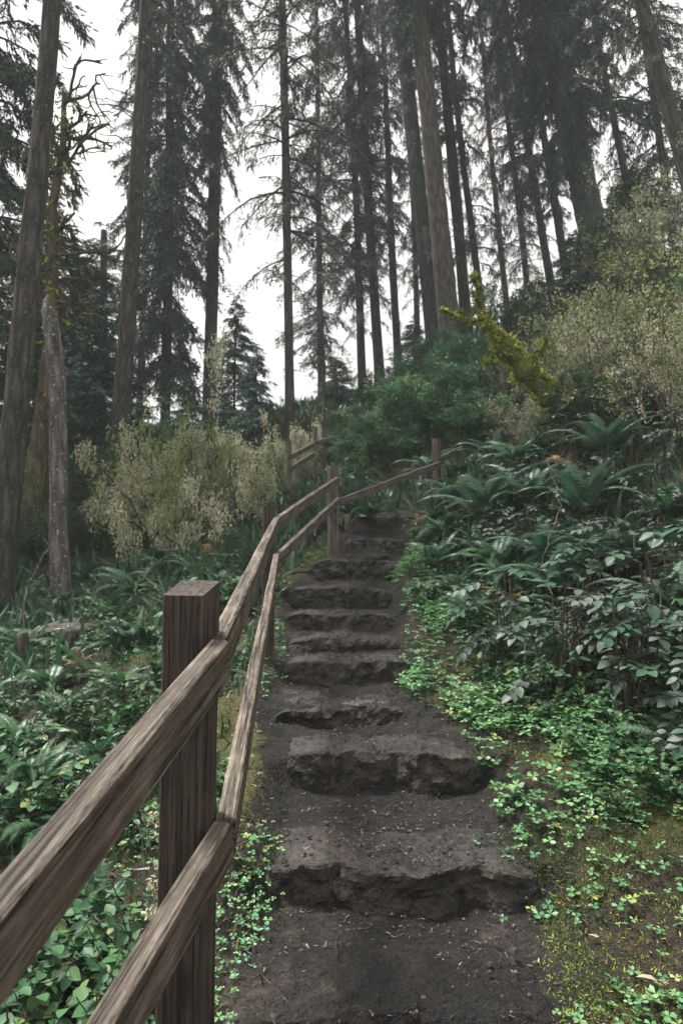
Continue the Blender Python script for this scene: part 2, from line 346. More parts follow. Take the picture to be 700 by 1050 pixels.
_Pm = np.c_[np.ones(_n), CT[:, :2]]; _A = np.block([[_K, _Pm], [_Pm.T, np.zeros((3, 3))]])
_W = np.linalg.solve(_A, np.r_[CT[:, 2], 0, 0, 0])
def path_d(x, y):
    """distance from the path's middle line divided by its half width"""
    hw = np.interp(y, [0, 2, 2.7, 3.6, 4.3, 5, 7, 7.9, 9, 11], [.45, .5, .55, .52, .46, .46, .52, .48, .38, .38])
    sl = np.interp(y, [8, 9, 12], [1, 1.5, 1.9])
    return np.abs(x - path_x(y)) / hw / sl
def terrain(x, y):
    x = np.atleast_1d(np.asarray(x, float)); y = np.atleast_1d(np.asarray(y, float))
    X = np.clip(x, -60, 60); Yc = np.clip(y, -14, 75); z = np.zeros_like(X)
    for s in range(0, len(X), 20000):
        a = X[s:s + 20000]; b = Yc[s:s + 20000]
        z[s:s + 20000] = _tps((a[:, None] - CT[None, :, 0]) ** 2 + (b[:, None] - CT[None, :, 1]) ** 2) @ _W[:_n] + _W[_n] + _W[_n + 1] * a + _W[_n + 2] * b
    p = np.stack([x, y, x * 0], 1)
    d = path_d(x, y); rough = smooth(d, .9, 1.6)
    z = z + rough * (fbm(p * 1.3, 4, 3) * .05 + fbm(p * 6, 3, 9) * .018 * (y < 14))
    zp = path_z(y) + fbm(p * 3, 3, 5) * .018 + fbm(p * 12, 3, 6) * .013 * (y < 9)
    wgt = (1 - smooth(d, .85, 1.35)) * (y < 10.8) * (y > -3)
    return z * (1 - wgt) + zp * wgt
def gz(x, y): return float(terrain([x], [y])[0])

xs = np.unique(np.round(np.concatenate([np.arange(-150, -20, 10), np.arange(-20, -4, .5), np.arange(-4, -1, .08), np.arange(-1, 2, .022), np.arange(2, 5, .08), np.arange(5, 20, .5), np.arange(20, 151, 10)]), 4))
ys = np.unique(np.round(np.concatenate([np.arange(-60, -2, 4), np.arange(-2, 1, .2), np.arange(1, 9, .022), np.arange(9, 12, .07), np.arange(12, 34, .4), np.arange(34, 80, 3), np.arange(80, 301, 20)]), 4))
GX, GY = np.meshgrid(xs, ys); gx, gy = GX.ravel(), GY.ravel(); gzv = terrain(gx, gy)
nx = len(xs); ii = (np.arange(len(ys) - 1)[:, None] * nx + np.arange(nx - 1)[None, :]).ravel()
mb = MB(); mb.add(np.stack([gx, gy, gzv], 1), np.stack([ii, ii + 1, ii + nx + 1, ii + nx], 1), None, smooth(path_d(gx, gy), .9, 1.5) * .9 )
ground = part('ground', mb.mesh('ground', M['ground'], True)); ground['kind'] = 'structure'

# stone / earth steps
def step_mesh(x0, Y, z, r, hw, seed, rocky):
    nu, L = 130, .42
    prof = [(-.03, -r - .09), (-.015, -r * .55), (-.005, -r * .25), (.0, -.014), (.008, -.003), (.05, 0), (.1, .002), (.2, .0), (.3, -.004), (L, -.03), (L, -r - .09)]
    pr = []
    for (a, b), (c, d) in zip(prof[:-1], prof[1:]):
        k = max(1, int(math.hypot(c - a, d - b) / .014))
        for t in range(k): pr.append((a + (c - a) * t / k, b + (d - b) * t / k))
    pr.append(prof[-1]); pr = np.array(pr); nv = len(pr)
    u = np.linspace(-1, 1, nu); U, Vv = np.meshgrid(u, np.arange(nv), indexing='ij'); U = U.ravel(); pv = pr[Vv.ravel()]
    edge = 1 - np.abs(U) ** 5
    x = U * hw; y = pv[:, 0] + (1 - np.sqrt(np.clip(1 - (U * .85) ** 4, 0, 1))) * .10; zz = pv[:, 1] * (.55 + .45 * edge) - (1 - edge) * .055
    p = np.stack([x + seed * 7.3, y, zz], 1)
    wob = fbm(np.stack([x * 3.2 + seed * 3, x * 0, x * 0 + seed], 1), 3, seed) * .035
    y = y + wob; amp = 1.4 if rocky else 1.0
    front = np.clip(1 - pv[:, 0] / .06, 0, 1)
    rg = rngs(seed + 900); blk = 0.0 if rocky is None else (1.0 if rocky else .55); cuts = np.sort(rg.uniform(-.75, .75, 3)) * hw + .0; cid = np.searchsorted(cuts, x + .03 * vnoise(np.stack([zz * 12, y * 6, x * 0 + seed], 1), seed)); oy = rg.uniform(-.03, .022, 4)[cid] * blk; oz = rg.uniform(-.018, .006, 4)[cid] * blk; ty = rg.uniform(-.12, .12, 4)[cid] * blk
    dc = np.min(np.abs(x[:, None] - cuts[None, :]), 1); crack = np.exp(-(dc / .014) ** 2) * blk
    y = y + oy + x * ty * .5 + crack * front * .016; zz = zz + (oz + x * ty * .12 - crack * .009) * (pv[:, 1] > -r * .5)
    n1 = (.5 - np.abs(fbm(p * np.array([3.2, 4, 6]), 4, seed + 20))) * 1.5; n2 = fbm(p * 18, 3, seed + 40)
    y = y + front * (n1 * .018 + n2 * .013) * amp
    zz = zz + (1 - front) * (n1 * .016 + n2 * .010) * amp + fbm(np.stack([x * 2.2, x * 0, x * 0 + seed * 2.], 1), 3, seed + 3) * .022
    m = MB(); i = (np.arange(nu - 1)[:, None] * nv + np.arange(nv - 1)[None, :]).ravel()
    q = np.stack([i, i + nv, i + nv + 1, i + 1], 1)
    k = np.arange(nv - 1)
    m.add(np.stack([x, y, zz], 1), q, None, 0)
    c0 = np.array([[-hw, L / 2, -r - .09], [hw, L / 2, -r - .09]]); m.add(c0, None, None, 0); b0 = nu * nv; o = (nu - 1) * nv
    m.t.append(np.concatenate([np.stack([k, k + 1, k * 0 + b0], 1), np.stack([o + k + 1, o + k, k * 0 + b0 + 1], 1)]))
    a = np.arange(nu - 1) * nv; m.q.append(np.stack([a, a + nv - 1, a + 2 * nv - 1, a + nv], 1))
    return m
SL = ['low worn soil lip crossing the very bottom of the photo', 'broad lowest full stair with dark earth riser beside the near rail joint',
      'wide dark stair with undercut riser and mossy right end, second full one up', 'uneven flat rock stair with a pale brown broken edge on its right',
      'dark stair with long straight lip just above the pale edged rock', 'thin low stair squeezed between two taller ones halfway up',
      'dark stair just under the widest upper riser, third from the top', 'tall rounded dark stair second from the top of the flight',
      'topmost full stair of chipped rocks below the mossy fence post', 'small rock stair just past the top, lower one at the path bend', 'small rock stair at the path bend under the upper rail, upper one']
for i, (x0, Y, z, r, hw) in enumerate(SP + [(float(path_x(8.55)), 8.53, .215, .15, .40), (float(path_x(9.25)), 9.23, .535, .15, .36)]):
    me = step_mesh(x0, Y, z, r, hw, i + 1, None if i == 0 else i in (3, 8, 9, 10)).mesh('stone_step', M['soil'] if i == 0 else M['rock'], i == 0)
    o = part('stone_step', me, None, (x0, Y - .015, z + (.016 if i in (1, 2) else .005))); tag(o, SL[i], 'step', 'worn steps of the forest stair')

def rock(name, loc, size, seed, mat, label, cat, group=None, flat=1.0, rz=0):
    m = MB(); nu, nv = 28, 18; th = np.linspace(0, 2 * np.pi, nu, endpoint=False); ph = np.linspace(0, np.pi, nv)
    T, Ph = np.meshgrid(th, ph); d = np.stack([np.cos(T) * np.sin(Ph), np.sin(T) * np.sin(Ph), np.cos(Ph)], -1).reshape(-1, 3)
    rr = 1 + fbm(d * 1.6 + seed, 4, seed) * .32; v = d * rr[:, None]; v[:, 2] = np.clip(v[:, 2], -1, .55 + .05 * vnoise(d * 4, seed)) ; v = v * np.array(size)
    i = (np.arange(nv - 1)[:, None] * nu + np.arange(nu)[None, :]); j = (np.arange(nv - 1)[:, None] * nu + (np.arange(nu)[None, :] + 1) % nu)
    m.add(v, np.stack([i, i + nu, j + nu, j], -1).reshape(-1, 4), None, .5)
    o = part(name, m.mesh(name, mat, True), None, loc); o.rotation_euler = (0, 0, rz); return tag(o, label, cat, group)
def gp(px, Y, dz=0): x = PX(px, Y); return (x, Y, gz(x, Y) + dz)
rock('rock', gp(372, 4.40, -.0), (.16, .10, .045), 4, M['rock_pale'], 'pale brown broken rock lying on the fourth stair from the bottom', 'rock')
rock('rock', gp(385, 7.98, .03), (.16, .12, .10), 7, M['rock'], 'squarish dark rock set in the right of the topmost stair', 'rock')
rock('rock', gp(345, 7.98, .0), (.17, .12, .10), 9, M['rock'], 'flat dark rock set in the left of the topmost stair', 'rock')
rock('rock', gp(310, 7.9, -.02), (.14, .1, .07), 12, M['rock'], 'small dark rock at the foot of the mossy fence post', 'rock')

# ---------------------------------------------------------------- fences
def beam(length, h, t, seed, chamfer=.006, slant=0.0):
    """solid timber along local +X from 0..length, y is thickness, z is height; worn edges"""
    nl = max(3, int(length / .03)); X = np.linspace(0, length, nl); c = chamfer
    e = .005; a_, b_ = t / 2, h / 2
    sec = [(-a_ + c + e, -b_, 0), (a_ - c - e, -b_, 0), (a_ - c, -b_, 1), (a_, -b_ + c, 1), (a_, -b_ + c + e, 0), (a_, 0, 0), (a_, b_ - c - e, 0), (a_, b_ - c, 1), (a_ - c, b_, 1), (a_ - c - e, b_, 0), (0, b_, 0),
           (-a_ + c + e, b_, 0), (-a_ + c, b_, 1), (-a_, b_ - c, 1), (-a_, b_ - c - e, 0), (-a_, 0, 0), (-a_, -b_ + c + e, 0), (-a_, -b_ + c, 1), (-a_ + c, -b_, 1)]
    S = np.array(sec); k = len(S); wear = np.tile(S[:, 2], nl)
    V = np.zeros((nl, k, 3)); V[:, :, 0] = X[:, None]; V[:, :, 1] = S[None, :, 0]; V[:, :, 2] = S[None, :, 1]
    V[-1, :, 0] += slant * S[:, 1] * 0; V = V.reshape(-1, 3)
    p = V * np.array([3.0, 18, 18]) + seed * 11
    V[:, 1] += fbm(p, 3, seed) * .0022; V[:, 2] += fbm(p + 40, 3, seed) * .0022 + vnoise(V * np.array([.9, 0, 0]) + seed, seed) * .004
    m = MB(); i = (np.arange(nl - 1)[:, None] * k + np.arange(k)[None, :]); j = (np.arange(nl - 1)[:, None] * k + (np.arange(k)[None, :] + 1) % k)
    m.add(V, np.stack([i, j, j + k, i + k], -1).reshape(-1, 4), None, wear)
    for e, rev in ((0, False), (nl - 1, True)):
        c0 = V[e * k:(e + 1) * k].mean(0) + np.array([(-.003 if e == 0 else .003), 0, 0]); m.add([c0], None, None, 0); ci = m.n - 1
        a = np.arange(k) + e * k; b = (np.arange(k) + 1) % k + e * k
        m.t.append(np.stack([b, a, a * 0 + ci] if not rev else [a, b, a * 0 + ci], 1))
    return m
def rail(parent, a, b, h, t, mat, seed, label=None):
    """a,b: ends of the top edge on the path side"""
    a = np.array(a, float); b = np.array(b, float); d = b - a; L = np.linalg.norm(d); d /= L
    side = np.cross(d, [0, 0, 1]); side /= np.linalg.norm(side); up = np.cross(side, d)
    c = a - side * t / 2 - up * h / 2
    o = part('rail', beam(L, h, t, seed).mesh('rail', mat, False), parent, c, label)
    o.rotation_euler = Matrix(np.stack([d, -side, up], 1).tolist()).to_euler(); return o
def post(parent, x, y, top, base, wd, mat, seed, rz=0, tiltx=0, topslope=0.0, label=None):
    L = top - base; m = beam(L, wd, wd, seed, .004); 
    for v in m.v:
        k = v[:, 0] > L - .012; v[k, 0] += v[k, 1] * topslope
    o = part('post', m.mesh('post', mat, False), parent, (x, y, base), label)
    R = Matrix.Rotation(rz, 3, 'Z') @ Matrix.Rotation(tiltx, 3, 'X') @ Matrix(((0, 0, -1), (0, 1, 0), (1, 0, 0)))   # local X -> up
    o.rotation_euler = R.to_euler(); return o
f1 = thing('wooden_fence', 'weathered brown handrail fence with two rails climbing beside the stair from the foreground', 'fence', (0, 0, 0))
H, T = .091, .040
post(f1, -.318, 1.47, P(0, 603, 1.46)[2], -1.75, .092, M['post'], 1, math.radians(-13), 0, .30, 'thick dark square post with slanted top')
post(f1, PX(277, 5.05) - .02, 5.12, P(0, 519, 5.1)[2], -1.4, .092, M['post'], 2, math.radians(8), 0, 0)
post(f1, PX(341, 8.05), 8.1, P(0, 478, 8.1)[2], -.35, .105, M['far_rail'], 3, math.radians(20), 0, 0, 'post with orange moss at its foot')
post(f1, PX(449, 9.9), 9.98, P(0, 449, 9.9)[2], .3, .095, M['far_rail'], 4, math.radians(40))
a0, a1 = P(234, 655, 1.43), P(0, 938, .66); ext = a1 + (a1 - a0) * .75
rail(f1, ext, a0, H, T, M['rail'], 5, 'nearest upper rail with worn pale top edge')
rail(f1, P(233, 650, 1.47), P(286, 530, 5.0), H, T, M['rail'], 6)
rail(f1, P(286, 530, 5.03), P(347, 489, 8.0), H, T, M['rail'], 7)
b0, b1 = P(237, 843, 1.43), P(110, 1056, .98); ext = b1 + (b1 - b0) * 1.6
rail(f1, ext, b0, H, T, M['rail'], 8, 'nearest lower rail')
rail(f1, P(241, 838, 1.47), P(286, 568, 5.0), H, T, M['rail'], 9)
rail(f1, P(286, 568, 5.03), P(348, 510, 8.0), H, T, M['rail'], 10)
rail(f1, P(349, 511, 8.05), P(451, 473, 9.85), H, T, M['far_rail'], 11)
rail(f1, P(452, 468, 9.9), P(474, 457, 10.6), H, T, M['far_rail'], 12)
f2 = thing('wooden_fence', 'small distant wooden fence with thin pale rails on the upper trail behind the shrubs', 'fence', (0, 0, 0))
for k, (px, py, Y) in enumerate([(296, 453, 13), (323, 438, 13.9), (371, 425, 15.5)]):
    x = PX(px, Y); z = P(px, py, Y)[2]; post(f2, x, Y, z, gz(x, Y) - .2, .09, M['far_rail'], 20 + k, .2)
for k, (p0, p1) in enumerate([((297, 467, 12.93), (323, 453, 13.83)), ((297, 479, 12.93), (323, 463, 13.83)), ((324, 452, 13.83), (371, 440, 15.4)), ((324, 463, 13.83), (371, 450, 15.4))]):
    rail(f2, P(*p0), P(*p1), .10, .045, M['far_rail'], 30 + k)

# ---------------------------------------------------------------- trees
def trunk_mesh(H, r0, r1, seed, mat, sides=18, flare=.35, rings=None, bend=.12, broken=False, fine=False):
    rings = rings or max(14, int(H / (.12 if fine else .5))); z = np.linspace(0, H, rings); t = z / H
    rg = rngs(seed); ph = rg.uniform(0, 6, 4)
    cx = bend * np.sin(t * 3.1 + ph[0]) * t * (1 - t) * 3; cyy = bend * np.sin(t * 2.3 + ph[1]) * t * (1 - t) * 3
    r = (r0 + (r1 - r0) * t) ; r = r * (1 + flare * np.exp(-z / .35))
    th = np.arange(sides) / sides * 2 * np.pi; Z, Th = np.meshgrid(z, th, indexing='ij'); R = np.repeat(r[:, None], sides, 1)
    d = np.stack([np.cos(Th) * 1.2, np.sin(Th) * 1.2, Z * .5], -1).reshape(-1, 3)
    R = R * (1 + fbm(d * 1.5, 3, seed).reshape(R.shape) * .07 + np.exp(-Z / .3) * np.cos(Th * 5 + ph[2]) * .12)
    if fine: R = R * (1 + fbm(d * np.array([7, 7, 5]), 3, seed + 5).reshape(R.shape) * .05)
    V = np.stack([cx[:, None] + R * np.cos(Th), cyy[:, None] + R * np.sin(Th), Z], -1)
    if broken: V[-1, :, 2] += fbm(np.stack([np.cos(th) * 2, np.sin(th) * 2, th * 0], 1), 3, seed) * .10 + np.sin(th * 3 + 1) * .05 + np.sin(th * 1 + 2) * .03
    V = V.reshape(-1, 3); m = MB(); i = (np.arange(rings - 1)[:, None] * sides + np.arange(sides)[None, :]); j = (np.arange(rings - 1)[:, None] * sides + (np.arange(sides)[None, :] + 1) % sides)
    m.add(V, np.stack([i, j, j + sides, i + sides], -1).reshape(-1, 4), None, .5)
    m.add([V[-sides:].mean(0)], None, None, .5); a = np.arange(sides) + (rings - 1) * sides; b = (np.arange(sides) + 1) % sides + (rings - 1) * sides
    m.t.append(np.stack([a, b, a * 0 + m.n - 1], 1))
    return m.mesh('trunk', mat, True)

def crown_mb(seed, H=20.0, width=2.0, bpm=9, spacing=.12, spl=.16, per=5, taper=.75, droop=.5, gap=.2, spw=.03):
    """hanging conifer boughs over height H; returns leafy MB and woody MB"""
    rg = rngs(seed); lf, wd = MB(), MB()
    nb = int(H * bpm); zs = np.sort(rg.uniform(0, H, nb)); az = rg.uniform(0, 2 * np.pi, nb)
    for b in range(nb):
        t = zs[b] / H
        dens = fbm(np.array([[zs[b] * .35, math.cos(az[b]) * 1.1, math.sin(az[b]) * 1.1]]), 2, seed)[0]
        if dens < -.35 + gap * .6: continue
        L = width * ((1 - t) ** taper + .05) * rg.uniform(.45, 1.1) * (1.0 if t > .06 else .7)
        if L < .15: continue
        n = max(3, int(L / .25)); s = np.linspace(0, 1, n); d = np.array([math.cos(az[b]), math.sin(az[b]), 0])
        up = rg.uniform(-.05, .25); dr = droop * rg.uniform(.6, 1.3)
        pts = d[None, :] * (s * L)[:, None]; pts[:, 2] = zs[b] + up * L * s - dr * L * s ** 2; pts += rg.normal(0, .02, pts.shape) * s[:, None]
        tube(wd, pts, .022 * (1 - s * .8) * (L / 1.5 + .3), 3, .3, False)
        m = int(L / spacing); 
        if m < 2: continue
        tt = rg.uniform(.12, 1, m * 2); side = np.where(rg.random(m * 2) < .5, 1, -1)
        base = np.stack([np.interp(tt, s, pts[:, k]) for k in range(3)], 1)
        lt = (.16 + .38 * L / 2 * (1 - tt * .6)) * rg.uniform(.5, 1.2, m * 2)        # side twig length
        ta = az[b] + side * rg.uniform(.5, 1.2, m * 2); hang = rg.uniform(.2, 1.2, m * 2)
        td = np.stack([np.cos(ta) * np.cos(hang), np.sin(ta) * np.cos(hang), -np.sin(hang)], 1)
        K = per; f = (np.arange(K) + .5) / K
        q = base[:, None, :] + td[:, None, :] * (lt[:, None] * f[None, :])[:, :, None] + rg.normal(0, .02, (m * 2, K, 3))
        q = q.reshape(-1, 3); N = len(q)
        a2 = np.repeat(ta, K) + rg.uniform(-.9, .9, N); pi_ = -np.repeat(hang, K) * .8 + rg.uniform(-.6, .35, N)
        R = rotmats(a2 - np.pi / 2, pi_, rg.uniform(-1.2, 1.2, N), rg.uniform(.6, 1.25, N) * spl)
        tv = [(-spw / spl * .5, .25, 0), (0, -.15, 0), (spw / spl * .5, .3, 0), (0, 1, -.08)]
        lf.scatter(tv, [(0, 1, 2, 3)], None, R, q, np.clip(np.repeat(rg.uniform(.1, .8, m * 2), K) + rg.uniform(-.15, .15, N), 0, 1))
    return lf, wd
CR = {}
def crown(kind, seed):
    key = (kind, seed)
    if key in CR: return CR[key]
    if kind == 'dense': lf, wd = crown_mb(seed, 20, 2.2, 13, .06, .14, 8, .5, .75, -.2, .034); mt = M['needle']
    elif kind == 'mid': lf, wd = crown_mb(seed, 20, 2.0, 11, .07, .13, 8, .5, .65, .0, .028); mt = M['needle']
    elif kind == 'sparse': lf, wd = crown_mb(seed, 20, 2.1, 8, .08, .11, 8, .4, .5, .15, .022); mt = M['needle_light']
    elif kind == 'young': lf, wd = crown_mb(seed, 6, 1.5, 32, .06, .10, 7, .9, .4, -.4, .028); mt = M['sapling']
    CR[key] = (lf.mesh('crown', mt), wd.mesh('branches', M['bark_dark'])); return CR[key]
def limbs(seed, z0, z1, n, L, r=.02):
    """bare dead limbs along a trunk"""
    rg = rngs(seed); m = MB()
    for k in range(n):
        z = rg.uniform(z0, z1); a = rg.uniform(0, 6.28); l = L * rg.uniform(.4, 1.1); k_ = 7; s = np.linspace(0, 1, k_)
        d = np.array([math.cos(a), math.sin(a), 0]); pts = d * (s * l)[:, None]; pts[:, 2] = z + l * (rg.uniform(-.3, .3) * s - rg.uniform(0, .5) * s ** 2); pts += rg.normal(0, .04 * l, pts.shape) * s[:, None]
        tube(m, pts, r * (1.05 - s * .9), 4, .4, False)
        for j in range(int(3 + l * 4)):
            t = rg.uniform(.2, 1); p = np.array([np.interp(t, s, pts[:, c]) for c in range(3)]); dd = rg.normal(0, 1, 3) * [1, 1, .6] + d * .6 + [0, 0, -.3]; dd /= np.linalg.norm(dd)
            ll = l * rg.uniform(.1, .35); q = p + dd * np.linspace(0, ll, 4)[:, None] + rg.normal(0, .012, (4, 3)); q[0] = p; tube(m, q, r * .35 * np.linspace(1, .3, 4), 3, .6, False)
    return m
def tree(label, base, Y, top, w0, w1, Hh=None, mat='bark', crowns=(), dead=None, seed=1, fine=False, name='conifer_tree', bend=.12, group='tall conifers on the hillside', ztop=None):
    """base (px,py), top (px,py=0) of the trunk in the photo at depth Y; w in px"""
    x = PX(base[0], Y); z = gz(x, Y) - .15; b = np.array([x, Y, z])
    q = P(top[0], top[1], Y); d = q - b; hvis = np.linalg.norm(d); d /= hvis
    Hh = Hh or max(hvis * 1.25, 24); r0 = w0 / 700 * Y / 2; rv = w1 / 700 * Y / 2; r1 = max(.03, r0 + (rv - r0) * Hh / hvis) if Hh > hvis * 1.02 else rv
    r1 = max(r1, r0 * .25)
    t = thing(name, label, 'tree', b, group)
    zax = Vector(d); t.rotation_euler = zax.to_track_quat('Z', 'Y').to_euler()
    part('trunk', trunk_mesh(Hh, r0, r1, seed, M[mat], 20 if fine else 12, .3, None, bend, Hh <= hvis * 1.02, fine), t)
    for ci, (kind, sd, ybot, wid, rot) in enumerate(crowns):
        zb = (P(0, ybot, Y)[2] - z)
        lf, wdm = crown(kind, sd); hn = 6.0 if kind == 'young' else 20.0
        sz = (Hh * 1.06 - zb) / hn if ci == 0 else max(.3, (Hh * .9 - zb) / hn)
        for nm, me in (('crown', lf), ('branches', wdm)):
            o = part(nm, me, t, (0, 0, zb)); o.scale = (wid, wid, sz); o.rotation_euler = (0, 0, rot)
    if dead: part('dead_branches', limbs(seed + 70, *dead).mesh('dead_branches', M['bark_dark']), t)
    return t
G = None
tree('bare grey trunk closest on the far left, rising from the ferns', (0, 600), 9.0, (46, 0), 29, 16, 17, 'bark', (), (6, 16, 14, 1.0, .014), 11, True, 'bare_tree')
tree('short lichen speckled dead trunk with broken top, second from left', (69, 608), 8.6, (48, 268), 19, 16, 4.1, 'bark_lichen', (), (2, 4.1, 3, .3, .008), 12, True, 'broken_dead_tree', .08, 'dead trunks')
tree('straight bare trunk rising behind the pale lichen bush, bare to the top', (118, 470), 16, (150, 0), 20, 11, 26, 'bark', [('sparse', 3, 60, .75, 0)], (5, 14, 34, 1.6, .022), 13, True)
tree('dark conifer with very dense hanging boughs right of the straight bare trunk', (167, 420), 22, (176, 0), 11, 8, 30, 'bark_dark', [('dense', 1, 395, .95, 0), ('mid', 2, 400, 1.0, 2)], None, 14)
tree('conifer with a clean lower trunk and dense dark boughs above, left of the bright gap', (212, 385), 23, (223, 0), 14, 11, 32, 'bark', [('dense', 2, 150, .72, 1), ('mid', 1, 290, .45, 2)], (6, 10, 12, 1.0, .02), 15)
tree('slender straight conifer with thin see through foliage in the middle of the bright sky', (297, 440), 18, (291, 0), 10, 8, 27, 'bark', [('sparse', 1, 290, 1.05, 0), ('sparse', 3, 200, 1.0, 2)], (2, 6, 16, .8, .014), 16)
tree('thin conifer with wide loose boughs right of the slender central tree', (372, 372), 25, (352, 60), 9, 6, 28, 'bark_dark', [('mid', 2, 300, 1.0, 0), ('sparse', 1, 340, .8, 2)], None, 17, bend=.3)
tree('thin dark conifer between two others, left of the twin big trunks', (391, 372), 24, (368, 0), 11, 8, 29, 'bark_dark', [('mid', 1, 240, .85, 2), ('sparse', 3, 330, .7, 1)], (3, 9, 16, 1.3, .015), 18)
tree('thin conifer with a tufted crown just left of the twin big trunks', (411, 366), 27, (395, 120), 9, 6, 25, 'bark_dark', [('mid', 3, 270, .8, 1)], None, 19, bend=.3)
tree('darker left one of the twin big trunks', (449, 360), 22, (410, 0), 17, 15, 30, 'bark_green', [('mid', 2, 60, .6, 3), ('sparse', 2, 300, .6, 3)], (2, 8, 18, 1.2, .02), 20)
tree('paler thick reddish trunk of the twin big trunks, leaning left', (467, 335), 20, (431, 0), 23, 17, 30, 'bark_red', [('mid', 1, 60, .8, 4), ('dense', 2, 20, .7, 1)], None, 21, True)
tree('dark narrow trunk leaning close behind the pale reddish trunk', (483, 330), 23, (446, 0), 13, 10, 28, 'bark_dark', [('mid', 2, 140, .75, 4)], (2, 9, 14, 1.2, .02), 22)
tree('thin conifer with tufts of foliage hanging low right of the twin trunks', (502, 310), 25, (468, 40), 8, 6, 27, 'bark_dark', [('mid', 3, 290, .8, 2)], None, 23, bend=.3)
tree('very thin conifer leaning left, first of the thin pair before the big leaning conifer', (547, 310), 26, (512, 50), 7, 5, 27, 'bark_dark', [('mid', 2, 230, .7, 0), ('sparse', 2, 300, .8, 2)], (2, 8, 10, 1, .015), 24, bend=.35)
tree('thin conifer leaning left directly before the big leaning conifer', (574, 300), 24, (522, 50), 9, 6, 27, 'bark_green', [('mid', 1, 210, .8, 5)], (2, 8, 12, 1, .015), 25)
tree('slim conifer leaning left, behind and against the big leaning conifer', (590, 305), 26, (545, 60), 9, 6, 27, 'bark_green', [('mid', 2, 220, .7, 5)], None, 35)
tree('big thick conifer leaning left on the right slope with a heavy dark crown', (626, 292), 19, (556, 0), 30, 25, 28, 'bark_green', [('dense', 1, 110, 1.15, 2), ('dense', 2, 170, .7, 4)], None, 26, True)
tree('thin leaning conifer with drooping foliage right of the big leaning conifer', (668, 290), 20, (612, 40), 8, 6, 25, 'bark_green', [('mid', 3, 290, 1.0, 0)], None, 27)
tree('bare trunk leaning left at the right edge of the photo', (742, 290), 14, (658, 0), 18, 15, 22, 'bark', [('sparse', 2, 60, .8, 0)], (5, 12, 14, 1.4, .02), 28, True)
# far left and background conifers
tree('wide dark conifer cut off by the left edge of the photo', (-22, 480), 15, (-8, 0), 22, 14, 26, 'bark_dark', [('dense', 2, 430, 1.15, 0)], None, 29)
tree('dark leafy conifer standing behind the dead trunks on the left', (66, 450), 21, (76, 300), 10, 7, 7.5, 'bark_dark', [('dense', 1, 440, 1.2, 0)], None, 30)
tree('mid green conifer low behind the dead mossy tree on the left', (34, 470), 25, (40, 250), 10, 7, 10, 'bark_dark', [('dense', 2, 450, 1.2, 2)], None, 31)
tree('distant conifer filling the gap left of the straight bare trunk', (98, 440), 28, (106, 260), 10, 7, 9, 'bark_dark', [('mid', 1, 430, 1.1, 2)], None, 32)
tree('dark thin background conifer between the straight bare trunk and the dense one', (140, 430), 27, (152, 100), 8, 5, 22, 'bark_dark', [('mid', 3, 350, .8, 2)], None, 33)
tree('background conifer with wide boughs behind the slender central tree', (330, 400), 30, (325, 100), 8, 5, 22, 'bark_dark', [('mid', 2, 370, 1.1, 2)], None, 34)
tree('distant conifer with thin foliage right of the leaning foliage at the right edge', (702, 330), 22, (668, 100), 9, 6, 22, 'bark_green', [('mid', 1, 300, 1.1, 1)], None, 36)
tree('distant slim conifer seen between the twin trunks and the thin pair', (526, 330), 29, (498, 70), 7, 4, 22, 'bark_dark', [('sparse', 1, 290, .6, 1)], None, 37)
tree('distant slim tree seen low between the two thin conifers left of the twin trunks', (430, 380), 30, (418, 100), 7, 4, 22, 'bark_dark', [('sparse', 3, 320, .7, 3)], None, 38)
tree('conifer beyond the left edge of the frame, nearer one', (-170, 520), 14, (-130, 0), 22, 14, 24, 'bark', [('dense', 1, 420, 1.0, 1)], None, 51)
tree('conifer beyond the left edge of the frame, farther one', (-120, 470), 24, (-100, 0), 14, 9, 28, 'bark_dark', [('dense', 2, 440, 1.2, 3)], None, 52)
tree('conifer well beyond the left edge of the frame', (-300, 480), 20, (-270, 0), 16, 10, 26, 'bark_dark', [('dense', 1, 450, 1.2, 4)], None, 53)
# young conifers
def young(label, px, ytop, Y, wid, seed=1):
    x = PX(px, Y); z = gz(x, Y) - .1; h = P(px, ytop, Y)[2] - z
    t = thing('young_conifer', label, 'tree', (x, Y, z), 'young conifers of the understorey')
    part('trunk', trunk_mesh(h * .97, .05, .01, seed, M['bark_dark'], 8, .2, 12, .05), t)
    lf, wdm = crown('young', seed % 2 + 1)
    for nm, me in (('crown', lf), ('branches', wdm)):
        o = part(nm, me, t, (0, 0, h * .06)); o.scale = (wid, wid, h / 6.1); o.rotation_euler = (0, 0, seed)
young('feathery young conifer right of the clean trunk, below the bright gap', 240, 305, 19, .95, 1)
young('short young conifer just behind the pale lichen bush on its right', 262, 352, 17.5, .7, 2)
young('bluish green young conifer low between the dead trunk and straight bare trunk', 92, 300, 17, 1.35, 3)
young('dark young conifer at the foot of the straight bare trunk', 140, 405, 18, 1.0, 4)
young('young conifer under the twin big trunks on the crest', 425, 330, 23, .9, 5)
young('leafy young conifer beneath the big leaning conifer', 600, 235, 17, 1.0, 6)
young('drooping young conifer between the big leaning conifer and the right edge', 655, 175, 16.5, 1.3, 7)
young('small young conifer on the crest right of the slender central tree', 345, 365, 24, .8, 8)
young('low young conifer beneath the dense dark conifer', 190, 385, 20, .9, 9)
young('young conifer under the thin pair of leaning conifers', 552, 285, 19, .95, 10)

